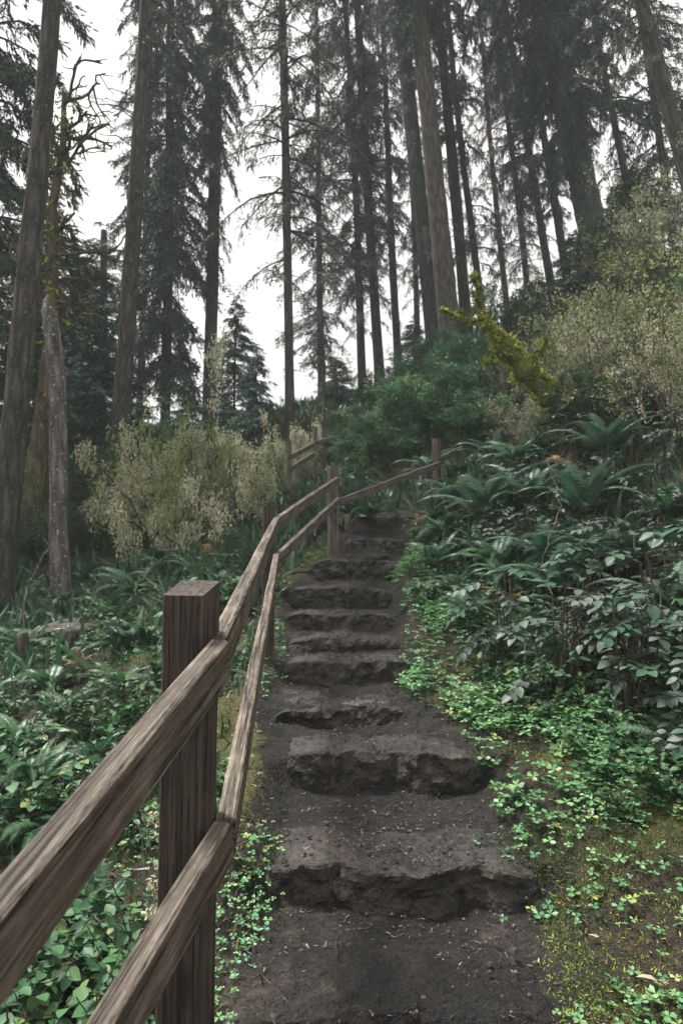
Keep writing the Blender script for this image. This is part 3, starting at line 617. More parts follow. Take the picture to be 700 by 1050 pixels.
# generic branching skeleton
def grow(rg, p, d, L, r, depth, out, tips, curl=.35, up=.15, nsub=3, ratio=.6):
    n = 6; pts = [p]; dd = d / np.linalg.norm(d)
    for k in range(n):
        dd = dd + rg.normal(0, curl / 2, 3) * np.array([1, 1, .8]) + np.array([0, 0, up / n]); dd /= np.linalg.norm(dd); pts.append(pts[-1] + dd * L / n)
    pts = np.array(pts); out.append((pts, r * np.linspace(1, .55, n + 1)))
    if depth == 0: tips.append(pts); return
    tips.append(pts[3:])
    for k in range(nsub):
        t = rg.uniform(.3, 1); q = pts[min(n, int(t * n))]; nd = dd + rg.normal(0, .75, 3); grow(rg, q, nd, L * ratio * rg.uniform(.7, 1.2), r * .6, depth - 1, out, tips, curl, up, nsub, ratio)
TUFT = ([(-.25, 0, 0), (.2, .1, .05), (.12, .8, -.1), (-.1, 1, .1)], [(0, 1, 2, 3)])
def _leaf(rows):
    v = [(0, 0, 0)]; q = []; t = []
    for (y, wd_, z) in rows: v += [(-wd_, y, z + wd_ * .22), (0, y, z - .015), (wd_, y, z + wd_ * .22)]
    v.append((0, 1, rows[-1][2] - .03)); t += [(0, 2, 1), (0, 3, 2)]
    for k in range(len(rows) - 1): a = 1 + 3 * k; q += [(a, a + 1, a + 4, a + 3), (a + 1, a + 2, a + 5, a + 4)]
    a = 1 + 3 * (len(rows) - 1); n = len(v) - 1; t += [(a, a + 1, n), (a + 1, a + 2, n)]
    return v, q, t
OVATE = _leaf([(.10, .17, 0), (.3, .31, .01), (.55, .31, -.01), (.8, .17, -.06)])
LEAF = ([(0, 0, 0), (0, .5, -.03), (0, 1, -.12), (-.28, .28, .06), (-.22, .68, .02), (.28, .28, .06), (.22, .68, .02)], [(0, 1, 4, 3), (0, 5, 6, 1)], [(1, 2, 4), (1, 6, 2)])
NLEAF = ([(0, 0, 0), (-.13, .45, .02), (0, 1, -.1), (.13, .45, .02)], [(0, 1, 2, 3)], None)

# dead mossy tree with twisted branches (far left)
def mossy_dead_tree():
    Y = 11.5; x = PX(30, Y); z = gz(x, Y) - .2; t = thing('dead_tree', 'mossy dead tree with twisted bare branches behind the short lichen speckled trunk', 'tree', (x, Y, z), 'dead trunks')
    top = P(66, 95, Y) - np.array([x, Y, z]); n = 9; s = np.linspace(0, 1, n); pts = s[:, None] * top; pts[:, 0] += np.array([0, .0, .05, .1, .12, .02, -.05, .06, 0])
    m = MB(); tube(m, pts, np.array([.22, .17, .16, .15, .13, .10, .08, .06, .04]), 12, .5); part('trunk', m.mesh('trunk', M['bark_moss'], True), t)
    rg = rngs(5); b = MB(); mo = MB()
    for k in range(20):
        u = rg.uniform(.5, 1); p = np.array([np.interp(u, s, pts[:, c]) for c in range(3)]); a = rg.uniform(-.9, .9) + (math.pi if rg.random() < .4 else 0)
        out, tips = [], []; grow(rg, p, np.array([math.cos(a), math.sin(a) * .6, rg.uniform(-.1, .5)]), rg.uniform(.6, 1.3), .035, 2, out, tips, .5, .2, 3, .55)
        for q, r in out: tube(b, q, r, 5, .5, False)
    for k in range(110):
        u = rg.uniform(.1, 1); p = np.array([np.interp(u, s, pts[:, c]) for c in range(3)]); N = 6
        mo.scatter(*TUFT, None, rotmats(rg.uniform(0, 6.3, N), rg.uniform(-1.2, .2, N), rg.uniform(-1, 1, N), rg.uniform(.05, .14, N)), p + rg.normal(0, .10, (N, 3)), rg.uniform(.1, .9, N))
    part('branches', b.mesh('branches', M['bark_moss']), t); part('moss', mo.mesh('moss', M['moss']), t)
mossy_dead_tree()

# dead forked snag behind fence
def snag():
    Y = 16; x = PX(332, Y); z = gz(x, Y) - .1; t = thing('dead_sapling', 'thin bare dead sapling with a mossy top above the distant fence', 'tree', (x, Y, z))
    top = P(333, 372, Y) - np.array([x, Y, z]); s = np.linspace(0, 1, 6); pts = s[:, None] * top + rngs(2).normal(0, .03, (6, 3)); m = MB(); tube(m, pts, np.linspace(.06, .03, 6), 7, .5); part('trunk', m.mesh('trunk', M['bark_moss']), t)
    b = MB(); rg = rngs(8)
    for k in range(9):
        out, tips = [], []; grow(rg, pts[5] * rg.uniform(.85, 1), rg.normal(0, 1, 3) + [0, 0, .3], rg.uniform(.3, .7), .02, 1, out, tips, .5, .1)
        for q, r in out: tube(b, q, r, 4, .5, False)
    part('branches', b.mesh('branches', M['twig']), t)
snag()

# mossy broken log leaning out of the slope
def mossy_log():
    Y = 9.0; base = P(578, 428, Y); t = thing('mossy_log', 'broken trunk thick with yellow green moss leaning out of the right slope', 'fallen trunk', base)
    ks = [(590, 440, 9.1), (572, 415, 9.0), (553, 396, 8.95), (535, 376, 8.9), (518, 356, 8.85), (500, 334, 8.8), (491, 318, 8.8)]
    pts = np.array([P(*k) for k in ks]) - base; rad = np.array([.15, .16, .135, .145, .10, .05, .025])
    M['bark_moss2'] = bark_mat('moss_covered_bark', (.02, .015, .012), (.06, .045, .03), (.12, .09, .06), .22, .2); m = MB(); s = np.linspace(0, 1, 40); sp = np.stack([np.interp(s * 6, range(7), pts[:, c]) for c in range(3)], 1); rr = np.interp(s * 6, range(7), rad) * (1 + .16 * np.sin(s * 31) * (s < .8) + .1 * np.sin(s * 57))
    tube(m, sp, rr, 14, .4); part('trunk', m.mesh('trunk', M['bark_moss2'], True), t)
    mo = MB(); rg = rngs(3); N = 6500; u = rg.uniform(0, .93, N); c = np.stack([np.interp(u, s, sp[:, k]) for k in range(3)], 1); r = np.interp(u, s, rr)
    th = rg.uniform(0, 6.28, N); dirr = np.stack([np.cos(th) * .75, np.sin(th) * .6, np.abs(np.sin(th)) * .6 + rg.normal(0, .4, N)], 1); dirr /= np.linalg.norm(dirr, axis=1)[:, None]
    keep = (fbm(np.c_[u * 9, th, th * 0], 3, 4) > -.35) ; c, r, dirr, u = c[keep], r[keep], dirr[keep], u[keep]; N = len(c)
    mo.scatter(*TUFT, None, rotmats(rg.uniform(0, 6.3, N), rg.uniform(-1.3, .5, N), rg.uniform(-1, 1, N), rg.uniform(.03, .085, N)), c + dirr * (r * rg.uniform(1.0, 1.4, N))[:, None], np.clip(rg.normal(.75, .25, N), 0, 1))
    part('moss', mo.mesh('moss', M['moss']), t)
    b = MB(); li = MB()
    for k0, dst, r in [(5, P(455, 316, 8.7) - base, .03), (6, P(484, 280, 8.8) - base, .022), (4, P(497, 372, 8.6) - base, .035), (3, P(560, 345, 8.8) - base, .02)]:
        q = np.linspace(0, 1, 7)[:, None] * (dst - pts[k0]) + pts[k0] + rg.normal(0, .02, (7, 3)); tube(b, q, r * np.linspace(1, .5, 7), 6, .5, True)
        N = 160; u = rg.uniform(0, 1, N); cc = np.stack([np.interp(u * 6, range(7), q[:, k]) for k in range(3)], 1) + rg.normal(0, .025, (N, 3))
        li.scatter(*TUFT, None, rotmats(rg.uniform(0, 6.3, N), rg.uniform(-1.4, 0, N), rg.uniform(-1, 1, N), rg.uniform(.04, .12, N)), cc, rg.uniform(.1, .8, N))
    part('branches', b.mesh('branches', M['bark_moss']), t); part('hanging_moss', li.mesh('hanging_moss', M['moss']), t)
mossy_log()

# ---------------------------------------------------------------- shrubs
def shrub_mesh(seed, R, Ht, stems, depth, leaf, n_per, size, drop=-.6, curl=.35, up=.2, nsub=3, spread=1.0, stemr=.016, valmu=.5):
    rg = rngs(seed); b, l = MB(), MB(); out, tips = [], []
    for k in range(stems):
        a = rg.uniform(0, 6.28); sp = rg.uniform(.1, 1) * spread
        grow(rg, np.array([math.cos(a) * .1 * R, math.sin(a) * .1 * R, -.05]), np.array([math.cos(a) * sp, math.sin(a) * sp, 1.0]), Ht * rg.uniform(.5, .75), stemr, depth, out, tips, curl, up, nsub, .6)
    for q, r in out: tube(b, q, r, 4, rg.uniform(.2, .8), False)
    P_ = []
    for q in tips:
        u = rg.uniform(0, len(q) - 1.001, n_per); i = u.astype(int); f = (u - i)[:, None]; P_.append(q[i] * (1 - f) + q[i + 1] * f)
    P_ = np.concatenate(P_); N = len(P_); P_ = P_ + rg.normal(0, size * (.9 if leaf == 'tuft' else .35), P_.shape)
    T = {'tuft': (TUFT[0], TUFT[1], None), 'leaf': LEAF, 'nleaf': NLEAF}[leaf]
    vv = np.clip(valmu + fbm(P_ * 1.5, 2, seed) * .5 + rg.normal(0, .12, N), 0, 1)
    l.scatter(*T, rotmats(rg.uniform(0, 6.3, N), rg.normal(drop, .5, N), rg.normal(0, .6, N), size * rg.uniform(.5, 1.3, N)), P_, vv)
    return b, l
def shrub_thing(label, cat, name, loc, b, l, bm, lm, group=None, leafname='foliage', rz=0, s=1, sm=False):
    t = thing(name, label, cat, loc, group); t.rotation_euler = (0, 0, rz); t.scale = (s, s, s) if np.isscalar(s) else s
    if b: part('stems', b.mesh('stems', M[bm]) if isinstance(b, MB) else b, t)
    if l: part(leafname, l.mesh(leafname, M[lm], sm) if isinstance(l, MB) else l, t)
    return t
# pale lichen covered bush, left of centre
def lichen_bush(label, px, Y, ht, wd, seed, stems=9):
    b, l = shrub_mesh(seed, 1, 1.0, stems, 4, 'tuft', 18, .028, -.3, .6, -.1, 3, 1.7, .014, .55)
    t = thing('lichen_bush', label, 'bush', gp(px, Y, -.1), 'lichen covered bushes behind the fence'); t.scale = (wd, wd, ht)
    part('stems', b.mesh('stems', M['twig']), t); part('lichen', l.mesh('lichen', M['lichen']), t)
    b2, l2 = shrub_mesh(seed + 50, 1, 1.0, stems, 3, 'nleaf', 6, .05, -.2, .6, -.05, 3, 1.7, .004, .5); part('foliage', l2.mesh('foliage', M['lichen_leaf']), t)
lichen_bush('broad pale bush overgrown with lichen, left of the distant fence', 165, 11.3, 3.5, 1.6, 41, 9)
lichen_bush('right half lichen bush with browner twigs next to the distant fence', 238, 11.8, 3.4, 1.6, 42, 9)
lichen_bush('low left pale bush at the foot of the straight bare trunk', 120, 12.2, 1.9, 1.3, 43, 7)
lichen_bush('thin lichen shrub hanging around the slender central trunk', 298, 14.0, 2.4, 1.0, 44, 6)

# feathery green bushes on the mound behind the upper rail
protoB = None
fb, fl = shrub_mesh(61, 1, 1.15, 15, 3, 'nleaf', 13, .09, .2, .3, .3, 3, .95, .008, .5)
FB, FL = fb.mesh('stems', M['twig']), fl.mesh('foliage', M['bush'])
for k, (px, Y, s, lab) in enumerate([(395, 12.6, 1.15, 'feathery green bush just behind the upper rail, leftmost on the mound'), (425, 13.2, 1.35, 'tallest feathery green bush in the middle of the mound behind the upper rail'),
        (455, 13.4, 1.3, 'feathery green bush behind the last visible fence post'), (378, 13.8, 1.0, 'small feathery green bush at the left foot of the mound'), (478, 12.6, 1.1, 'feathery bush left of the mossy leaning trunk'),
        (440, 15.5, 1.4, 'feathery green bush at the back of the mound under the twin big trunks'), (500, 14.0, 1.3, 'feathery grey green bush behind the mossy leaning trunk')]):
    t = thing('feathery_bush', lab, 'bush', gp(px, Y, -.05), 'feathery green bushes on the mound'); t.scale = (s,) * 3; t.rotation_euler = (0, 0, k * 1.1); part('stems', FB, t); part('foliage', FL, t)

# twiggy lichen hung shrubs, upper right
tb, tl = shrub_mesh(71, 1, 1.9, 11, 3, 'tuft', 12, .034, -1.0, .3, .25, 3, .8, .012, .55); TB, TL = tb.mesh('stems', M['twig_pale']), tl.mesh('lichen', M['lichen'])
tb, tl = shrub_mesh(72, 1, 2.0, 10, 3, 'leaf', 4, .045, -.3, .28, .25, 3, .7, .011, .6); TB2, TL2 = tb.mesh('stems', M['twig']), tl.mesh('foliage', M['lichen_leaf'])
tb, tl = shrub_mesh(73, 1, 1.5, 12, 3, 'nleaf', 18, .065, -.3, .3, .2, 3, .9, .011, .4); TB3, TL3 = tb.mesh('stems', M['twig']), tl.mesh('foliage', M['broad'])
k = 0
for (px, Y, s, kind, lab) in [(560, 10.5, .9, 0, 'pale lichen hung shrub right behind the mossy leaning trunk'), (600, 9.5, 1.0, 1, 'twiggy shrub with small yellowing leaves right of the mossy leaning trunk'),
        (640, 8.5, 1.0, 0, 'lichen hung shrub halfway to the right edge above the dark leaves'), (680, 7.8, 1.05, 1, 'twiggy yellowing shrub near the right edge above the dark leaves'), (705, 7.2, .9, 0, 'lichen hung shrub cut by the right edge'),
        (620, 12.0, 1.25, 1, 'tall twiggy shrub below the big leaning conifer'), (660, 11.0, 1.3, 0, 'tall pale lichen shrub left of the right edge'), (700, 10.0, 1.4, 1, 'tallest twiggy shrub at the right edge'),
        (580, 12.5, 1.2, 1, 'twiggy shrub standing before the thin pair of conifers'), (540, 13.0, 1.1, 0, 'thin pale shrub on the crest behind the mossy leaning trunk'), (650, 14.5, 1.3, 1, 'twiggy light shrub high on the right slope'),
        (700, 13.5, 1.5, 0, 'large lichen hung shrub high at the right edge'), (520, 16.0, 1.4, 2, 'leafy dark shrub on the crest left of the thin pair'), (590, 8.4, .7, 2, 'low leafy shrub at the foot of the mossy leaning trunk'),
        (730, 9.0, 1.3, 2, 'leafy shrub half outside the right edge')]:
    t = thing('twiggy_shrub', lab, 'shrub', gp(px, Y, -.05), 'twiggy shrubs of the upper right slope'); t.scale = (s,) * 3; t.rotation_euler = (0, 0, k * 2.1); k += 1
    a, b = [(TB, TL), (TB2, TL2), (TB3, TL3)][kind]; part('stems', a, t); part(['lichen', 'foliage', 'foliage'][kind], b, t)
# leafy undergrowth shrubs along the crest and the left slope
k = 0
for (px, Y, s, lab) in [(350, 17, 1.0, 'leafy shrub behind the dead sapling'), (320, 19, 1.2, 'leafy shrub on the crest right of the slender central tree'), (270, 20, 1.2, 'leafy shrub on the crest left of the slender central tree'), (230, 18, 1.1, 'leafy shrub below the feathery young conifer'),
        (180, 19, 1.2, 'leafy shrub under the dense dark conifer'), (110, 15, 1.2, 'leafy shrub just behind the foot of the straight bare trunk'), (60, 14, 1.2, 'leafy shrub between the two leftmost trunks'), (20, 13, 1.2, 'leafy shrub behind the closest left trunk'),
        (385, 19, 1.2, 'leafy shrub under the thin dark conifers'), (420, 20, 1.3, 'leafy shrub left below the twin big trunks'), (470, 19, 1.3, 'leafy shrub right below the twin big trunks'), (90, 11.5, .8, 'low leafy shrub right of the lichen speckled trunk'),
        (310, 11.6, .6, 'low leafy shrub between the two fences'), (322, 10.3, .45, 'small leafy shrub behind the mossy footed post'), (365, 11.2, .5, 'small leafy shrub under the upper rail mound'), (258, 9.0, .5, 'small leafy shrub left of the middle fence post'), (-20, 11, 1.2, 'leafy shrub at the left edge of the photo'), (-60, 16, 1.6, 'large shrub outside the left edge')]:
    if px < -40: continue
    t = thing('leafy_shrub', lab, 'shrub', gp(px, Y, -.05), 'leafy undergrowth shrubs'); t.scale = (s,) * 3; t.rotation_euler = (0, 0, k * 1.7); k += 1; part('stems', TB3, t); part('foliage', TL3, t)

# ferns
def frond(L, npair, arch, wid, rg, mb_, st, az, pitch0, base=(0, 0, 0), val=.5):
    n = 14; s = np.linspace(0, 1, n); ang = pitch0 - arch * s ** 1.3; dx = np.cumsum(np.cos(ang)) * L / n; dz = np.cumsum(np.sin(ang)) * L / n
    dirh = np.array([math.cos(az), math.sin(az), 0]); sw = rg.normal(0, .12)
    side = np.array([-math.sin(az), math.cos(az), 0]); pts = dirh * dx[:, None] + np.array([0, 0, 1.]) * dz[:, None] + side * (sw * L * s ** 2)[:, None] + np.array(base)
    tube(st, pts, .0035 * (1.15 - s), 3, .4, False)
    u = np.linspace(.12, .99, npair); c = np.stack([np.interp(u, s, pts[:, k]) for k in range(3)], 1); pa = np.interp(u, s, ang)
    pl = wid * L * np.sin(np.clip(u * 1.05, 0, 1) ** .55 * np.pi) ** .8 * (1 - .35 * u) + .004
    for sg in (1, -1):
        y = dirh[None, :] * (.35 * np.cos(pa))[:, None] + side * sg + np.array([0, 0, 1.]) * (.35 * np.sin(pa) - .28 + rg.normal(0, .08, npair))[:, None]; y /= np.linalg.norm(y, axis=1)[:, None]
        x = dirh[None, :] * np.cos(pa)[:, None] + np.array([0, 0, 1.]) * np.sin(pa)[:, None]; z = np.cross(x, y); z /= np.linalg.norm(z, axis=1)[:, None]; x = np.cross(y, z)
        R = np.stack([x * (L * .87 / npair * 1.15)[..., None] if False else x * (L / npair * 1.1), y * pl[:, None], z * .02], 2)
        mb_.scatter([(-.35, 0, 0), (-.45, .35, .2), (0, 1, -.6), (.42, .35, .2), (.35, 0, 0)], [(0, 1, 3, 4)], [(1, 2, 3)], R, c, np.clip(val + rg.normal(0, .10, npair), 0, 1))
def fern_proto(seed, nf, L, arch=1.6, wid=.17, npair=34, pitch=(.7, 1.35)):
    rg = rngs(seed); l, s = MB(), MB()
    for k in range(nf): frond(L * rg.uniform(.65, 1.1), npair, arch * rg.uniform(.7, 1.25), wid, rg, l, s, k / nf * 6.28 + rg.normal(0, .25), rg.uniform(*pitch), val=rg.uniform(.2, .8))
    return l, s
FERN = []
for sd, nf, L, ar, wi, mt in [(1, 16, .75, 1.7, .15, 'fern'), (2, 12, .65, 1.5, .2, 'fern'), (3, 15, .85, 1.6, .16, 'fern_grey'), (4, 8, .55, 1.6, .2, 'fern_grey'), (5, 11, .5, 1.4, .22, 'fern')]:
    l, s = fern_proto(sd, nf, L, ar, wi); FERN.append((l.mesh('fronds', M[mt]), s.mesh('stalks', M['twig'])))
l, s = fern_proto(9, 5, .55, 1.8, .18, 20); FERN.append((l.mesh('fronds', M['fern_dead']), s.mesh('stalks', M['twig'])))
rgF = rngs(100)
def fern(kind, x, y, s, label, group, dz=0):
    t = thing('fern', label, 'fern', (x, y, gz(x, y) + dz), group); t.scale = (s,) * 3; t.rotation_euler = (rgF.normal(0, .08), rgF.normal(0, .08), rgF.uniform(0, 6.28)); part('fronds', FERN[kind][0], t); part('stalks', FERN[kind][1], t)
for (px, Y, s, kind, lab) in [(500, 7.6, 1.05, 2, 'large grey green fern arching over the bank right of the last fence post'), (470, 8.3, .9, 0, 'dark fern touching the last visible fence post'), (545, 7.4, .9, 2, 'grey green fern below the mossy leaning trunk'),
        (600, 6.8, .9, 2, 'grey green fern drooping among the dark leaves at mid right'), (450, 6.9, .75, 1, 'green fern overhanging the path edge below the last fence post'), (465, 6.2, .6, 3, 'small pale fern leaning out to the path at mid height'),
        (455, 7.6, .7, 0, 'dark green fern between path and bank near the top steps'), (510, 6.4, .8, 0, 'dark fern in the middle of the bank under the grey green ones'), (378, 9.1, .85, 0, 'deep green fern hanging under the upper rail'), (360, 9.4, .6, 1, 'small green fern under the upper rail beside the mossy footed post'),
        (640, 5.6, .7, 2, 'grey fern among purple leaves near the right edge'), (430, 8.8, .6, 5, 'brown dying fern at the path bend'), (520, 5.6, .5, 5, 'brown withered fern in the bank'), (580, 7.6, .7, 5, 'yellow brown fern below the mossy leaning trunk'),
        (690, 3.2, .55, 3, 'pale grey fern at the right edge in the foreground'), (405, 10.9, .8, 0, 'dark fern on the slope above the upper rail'), (440, 11.4, .9, 2, 'grey green fern on the mound above the upper rail'), (470, 10.8, .9, 0, 'dark fern behind the last fence post'),
        (370, 12.2, .9, 0, 'dark fern at the left foot of the feathery bushes'), (505, 10.2, .9, 2, 'grey fern below the broken trunk tip'), (480, 5.6, .55, 0, 'dark fern at the bank edge above the clover'), (540, 5.0, .55, 1, 'green fern rising out of the clover under the purple leaves'), (445, 8.0, .7, 4, 'bright green fern beside the top steps'),
        (600, 4.6, .55, 3, 'pale fern between clover and purple leaves'), (560, 6.2, .8, 2, 'grey green fern in the middle of the purple leaves'), (490, 6.9, .8, 3, 'pale grey fern high on the bank edge'), (620, 7.6, .9, 2, 'grey fern among the lichen shrubs'), (530, 8.4, .9, 0, 'dark fern right under the mossy leaning trunk'), (660, 4.6, .5, 1, 'small green fern at mid right'), (575, 5.6, .85, 2, 'large arching grey fern in front of the purple leaves'), (640, 4.2, .6, 2, 'arching grey fern low at the right above the clover'), (690, 4.4, .75, 2, 'large grey fern at the right edge, mid height'),
        (525, 5.9, .7, 0, 'dark green fern left of the large arching one'), (500, 5.1, .45, 4, 'little fern standing in the clover near the path'), (610, 5.9, .9, 0, 'dark green fern amid purple leaves at upper right'), (560, 4.4, .5, 4, 'low green fern in the clover under the big grey fern'), (680, 6.0, .9, 1, 'wide green fern at the right edge under the shrubs')]:
    fern(kind, PX(px, Y), Y, s * (1.08 if Y < 8 else 1.0), lab, 'ferns of the right bank', .12 if Y > 4 else 0)
for (px, Y, s, kind, lab) in [(175, 9.0, 1.0, 0, 'dark fern spreading below the lichen bush'), (205, 8.6, .9, 1, 'green fern below the lichen bush, next right'), (140, 8.8, .95, 0, 'dark fern left below the lichen bush'), (225, 7.8, .85, 4, 'bright fern left of the middle fence post'), (190, 7.4, .8, 4, 'bright fern above the thick near post'),
        (110, 8.0, .9, 1, 'green fern right of the lichen speckled trunk foot'), (245, 9.3, .8, 0, 'dark fern just left of the middle fence post'), (160, 10.2, .9, 0, 'dark fern hidden deep under the lichen bush'), (90, 9.9, .8, 1, 'fern just behind the lichen speckled trunk'),
        (28, 5.0, .8, 0, 'large green fern at the left edge, mid height'), (70, 5.4, .7, 1, 'green fern left of the thick near post'), (15, 3.6, .7, 4, 'dark green fern in the lower left'), (60, 3.7, .65, 0, 'fern low between the left edge and the near rail'), (105, 4.4, .6, 4, 'small fern just left of the near rail'), (130, 5.6, .6, 1, 'small fern below the flat stump'),
        (150, 6.4, .6, 0, 'fern right of the flat stump'), (30, 7.2, .8, 0, 'fern at the foot of the closest left trunk'), (300, 9.5, .6, 1, 'small fern between the middle and mossy footed posts'), (85, 6.4, .55, 5, 'brown fern in front of the flat stump'), (0, 2.7, .6, 1, 'fern at the lower left edge behind the near rail'),
        (280, 10.8, .8, 4, 'green fern in front of the distant fence'), (325, 11.5, .7, 0, 'fern below the distant fence'), (45, 4.3, .75, 0, 'broad fern in the middle of the left undergrowth'), (95, 3.5, .55, 1, 'small fern just above the near upper rail'), (10, 4.3, .7, 4, 'fern with short fronds at the left edge'),
        (125, 7.2, .75, 4, 'fern right behind the flat stump'), (55, 6.0, .7, 0, 'fern left in front of the flat stump'), (165, 5.4, .5, 4, 'small fern left of the thick near post top'), (235, 6.6, .6, 0, 'fern squeezed behind the middle fence post'), (140, 3.4, .5, 4, 'small fern touching the back of the near post'), (215, 10.4, .8, 5, 'brown fern among the green ones under the lichen bush'), (-15, 6.0, .8, 0, 'fern cut by the left edge')]:
    fern(kind, PX(px, Y), Y, s, lab, 'ferns left of the fence')

rgL = rngs(321); lf_ = []
while len(lf_) < 26:
    x, y = rgL.uniform(-4.2, -.7), rgL.uniform(2.8, 9.5)
    if -.56 * y < x < float(path_x(y)) - .85 and all((x - a) ** 2 + (y - b) ** 2 > .28 for a, b, _ in lf_): lf_.append((x, y, len(lf_)))
lf_.sort(key=lambda t: t[1]); ordn = ['first', 'second', 'third', 'fourth', 'fifth', 'sixth', 'seventh', 'eighth']
for r in range(0, 26, 5):
    for q, (x, y, k) in enumerate(sorted(lf_[r:r + 5], key=lambda t: t[0] / t[1])):
        fern([0, 1, 4, 0, 4, 3][k % 6], x, y, .5 + .3 * rgL.random(), f"low fern filling the left undergrowth, {ordn[q]} from left in the {'nearest' if r == 0 else ordn[r // 5] + ' nearest'} row", 'low ferns left of the fence')
# leathery purple leaved plants: pinnate leaves
def pinnate_proto(seed, nl, L, leafl, pairs):
    rg = rngs(seed); l, s = MB(), MB()
    for k in range(nl):
        az = rg.uniform(0, 6.28); hb = rg.uniform(.1, .55); st_ = np.array([rg.normal(0, .06), rg.normal(0, .06), hb]); n = 8; u = np.linspace(0, 1, n); ll = L * rg.uniform(.6, 1.15)
        ang = rg.uniform(.1, .9) - 1.1 * u; d = np.array([math.cos(az), math.sin(az), 0]); pts = st_ + d * (np.cumsum(np.cos(ang)) * ll / n)[:, None]; pts[:, 2] += np.cumsum(np.sin(ang)) * ll / n
        tube(s, np.vstack([[st_[0] * .3, st_[1] * .3, -.05], pts]), .004, 3, .3, False)
        uu = np.repeat(np.linspace(.25, .95, pairs), 2); sg = np.tile([1, -1], pairs); c = np.stack([np.interp(uu, u, pts[:, j]) for j in range(3)], 1); c = np.vstack([c, pts[-1:]]); a = np.append(az + sg * 1.15, az); N = len(a)
        l.scatter(*OVATE, rotmats(a - np.pi / 2, np.append(np.interp(uu, u, ang) * .5, ang[-1]) + rg.normal(-.1, .15, N), rg.normal(0, .25, N), leafl * rg.uniform(.75, 1.1, N)), c, np.clip(rg.uniform(.15, .9) + rg.normal(0, .12, N), 0, 1))
    return l, s
def broad_proto(seed, nst, ht, leafl, per, drop=-.2):
    rg = rngs(seed); l, s = MB(), MB()
    for k in range(nst):
        out, tips = [], []; a = rg.uniform(0, 6.28); grow(rg, np.array([0, 0, -.04]), np.array([math.cos(a), math.sin(a), rg.uniform(.6, 1.8)]), ht * rg.uniform(.5, 1), .0045, 1, out, tips, .35, .2, 3, .55)
        for q, r in out:
            tube(s, q, r, 3, .4, False)
            N = per; u = rg.uniform(1, 5.99, N); i = u.astype(int); c = q[i] + (u - i)[:, None] * (q[i + 1] - q[i]); l.scatter(*OVATE, rotmats(rg.uniform(0, 6.3, N), rg.normal(drop, .3, N), rg.normal(0, .3, N), leafl * rg.uniform(.5, 1.25, N)), c, np.clip(rg.normal(.5, .22, N), 0, 1))
    return l, s
PIN = []
for sd in (1, 2, 3):
    l, s = pinnate_proto(sd, 17, .32, .068, 5); PIN.append((l.mesh('leaves', M['salal'], True), s.mesh('stems', M['twig'])))
for sd in (4, 5):
    l, s = broad_proto(sd, 14, .5, .062, 9); PIN.append((l.mesh('leaves', M['salal'], True), s.mesh('stems', M['twig'])))
BRO = []
for sd, ll in ((6, .055), (7, .045), (8, .068)):
    l, s = broad_proto(sd, 15, .38, ll, 7); BRO.append((l.mesh('leaves', M['broad'], True), s.mesh('stems', M['twig'])))
def plant(protos, k, x, y, s, label, name, group, cat='plant'):
    t = thing(name, label, cat, (x, y, gz(x, y) - .01), group); t.scale = (s,) * 3; t.rotation_euler = (rgF.normal(0, .12), rgF.normal(0, .12), rgF.uniform(0, 6.28)); a, b = protos[k % len(protos)]; part('leaves', a, t); part('stems', b, t); return t
rp = rngs(55); placed = []
def scatter_plants(n, xr, yr, mind, cond, protos, sr, label, name, group, cat='plant'):
    c = 0; tries = 0; made = []
    while c < n and tries < n * 40:
        tries += 1; x, y = rp.uniform(*xr), rp.uniform(*yr)
        if not cond(x, y) or any((x - a) ** 2 + (y - b) ** 2 < mind ** 2 for a, b in placed): continue
        placed.append((x, y)); made.append(plant(protos, int(rp.integers(0, 9)), x, y, rp.uniform(*sr) * (.8 if x > 0 and y > 5.6 else 1), label, name, group, cat)); c += 1
    # say which one each is: rows from the viewer back, then from left to right
    made.sort(key=lambda o: o.location.y); per = 6
    ordn = ['first', 'second', 'third', 'fourth', 'fifth', 'sixth', 'seventh', 'eighth', 'ninth', 'tenth', 'eleventh', 'twelfth']
    for r in range(0, len(made), per):
        row = sorted(made[r:r + per], key=lambda o: o.location.x / o.location.y)
        for q, o in enumerate(row): o['label'] = f"{label}, {ordn[q]} from left in the {'nearest' if r == 0 else ordn[r // per] + ' nearest'} row"
edge = lambda x, y: x - float(path_x(y))
scatter_plants(42, (1.1, 4.2), (3.3, 8.3), .26, lambda x, y: edge(x, y) > .95 + .12 * abs(y - 4.5) * (y < 4.5) and x < .72 * y and not (y < 3.8 and x < 1.7), PIN, (.85, 1.4), 'purplish leaved plant on the right bank', 'leathery_leaved_plant', 'purplish leaved plants of the right bank')
scatter_plants(48, (.6, 3.8), (3.8, 9.0), .13, lambda x, y: edge(x, y) > .75 and x < .6 * y, BRO, (.7, 1.2), 'small green plant on the right bank', 'green_leafy_plant', 'green leafy plants of the right bank')
scatter_plants(34, (-3.4, -.5), (1.9, 9), .2, lambda x, y: -.58 * y < x < -.62 and x < float(path_x(y)) - .75, BRO, (.8, 1.35), 'green leafy plant left of the fence', 'green_leafy_plant', 'green leafy plants left of the fence')
scatter_plants(22, (.9, 2.6), (2.9, 4.9), .17, lambda x, y: edge(x, y) > .95 and x > .28 * y and x < .56 * y, BRO, (.55, .9), 'low leafy plant of the near right bank', 'green_leafy_plant', 'low leafy plants at the foot of the right bank')
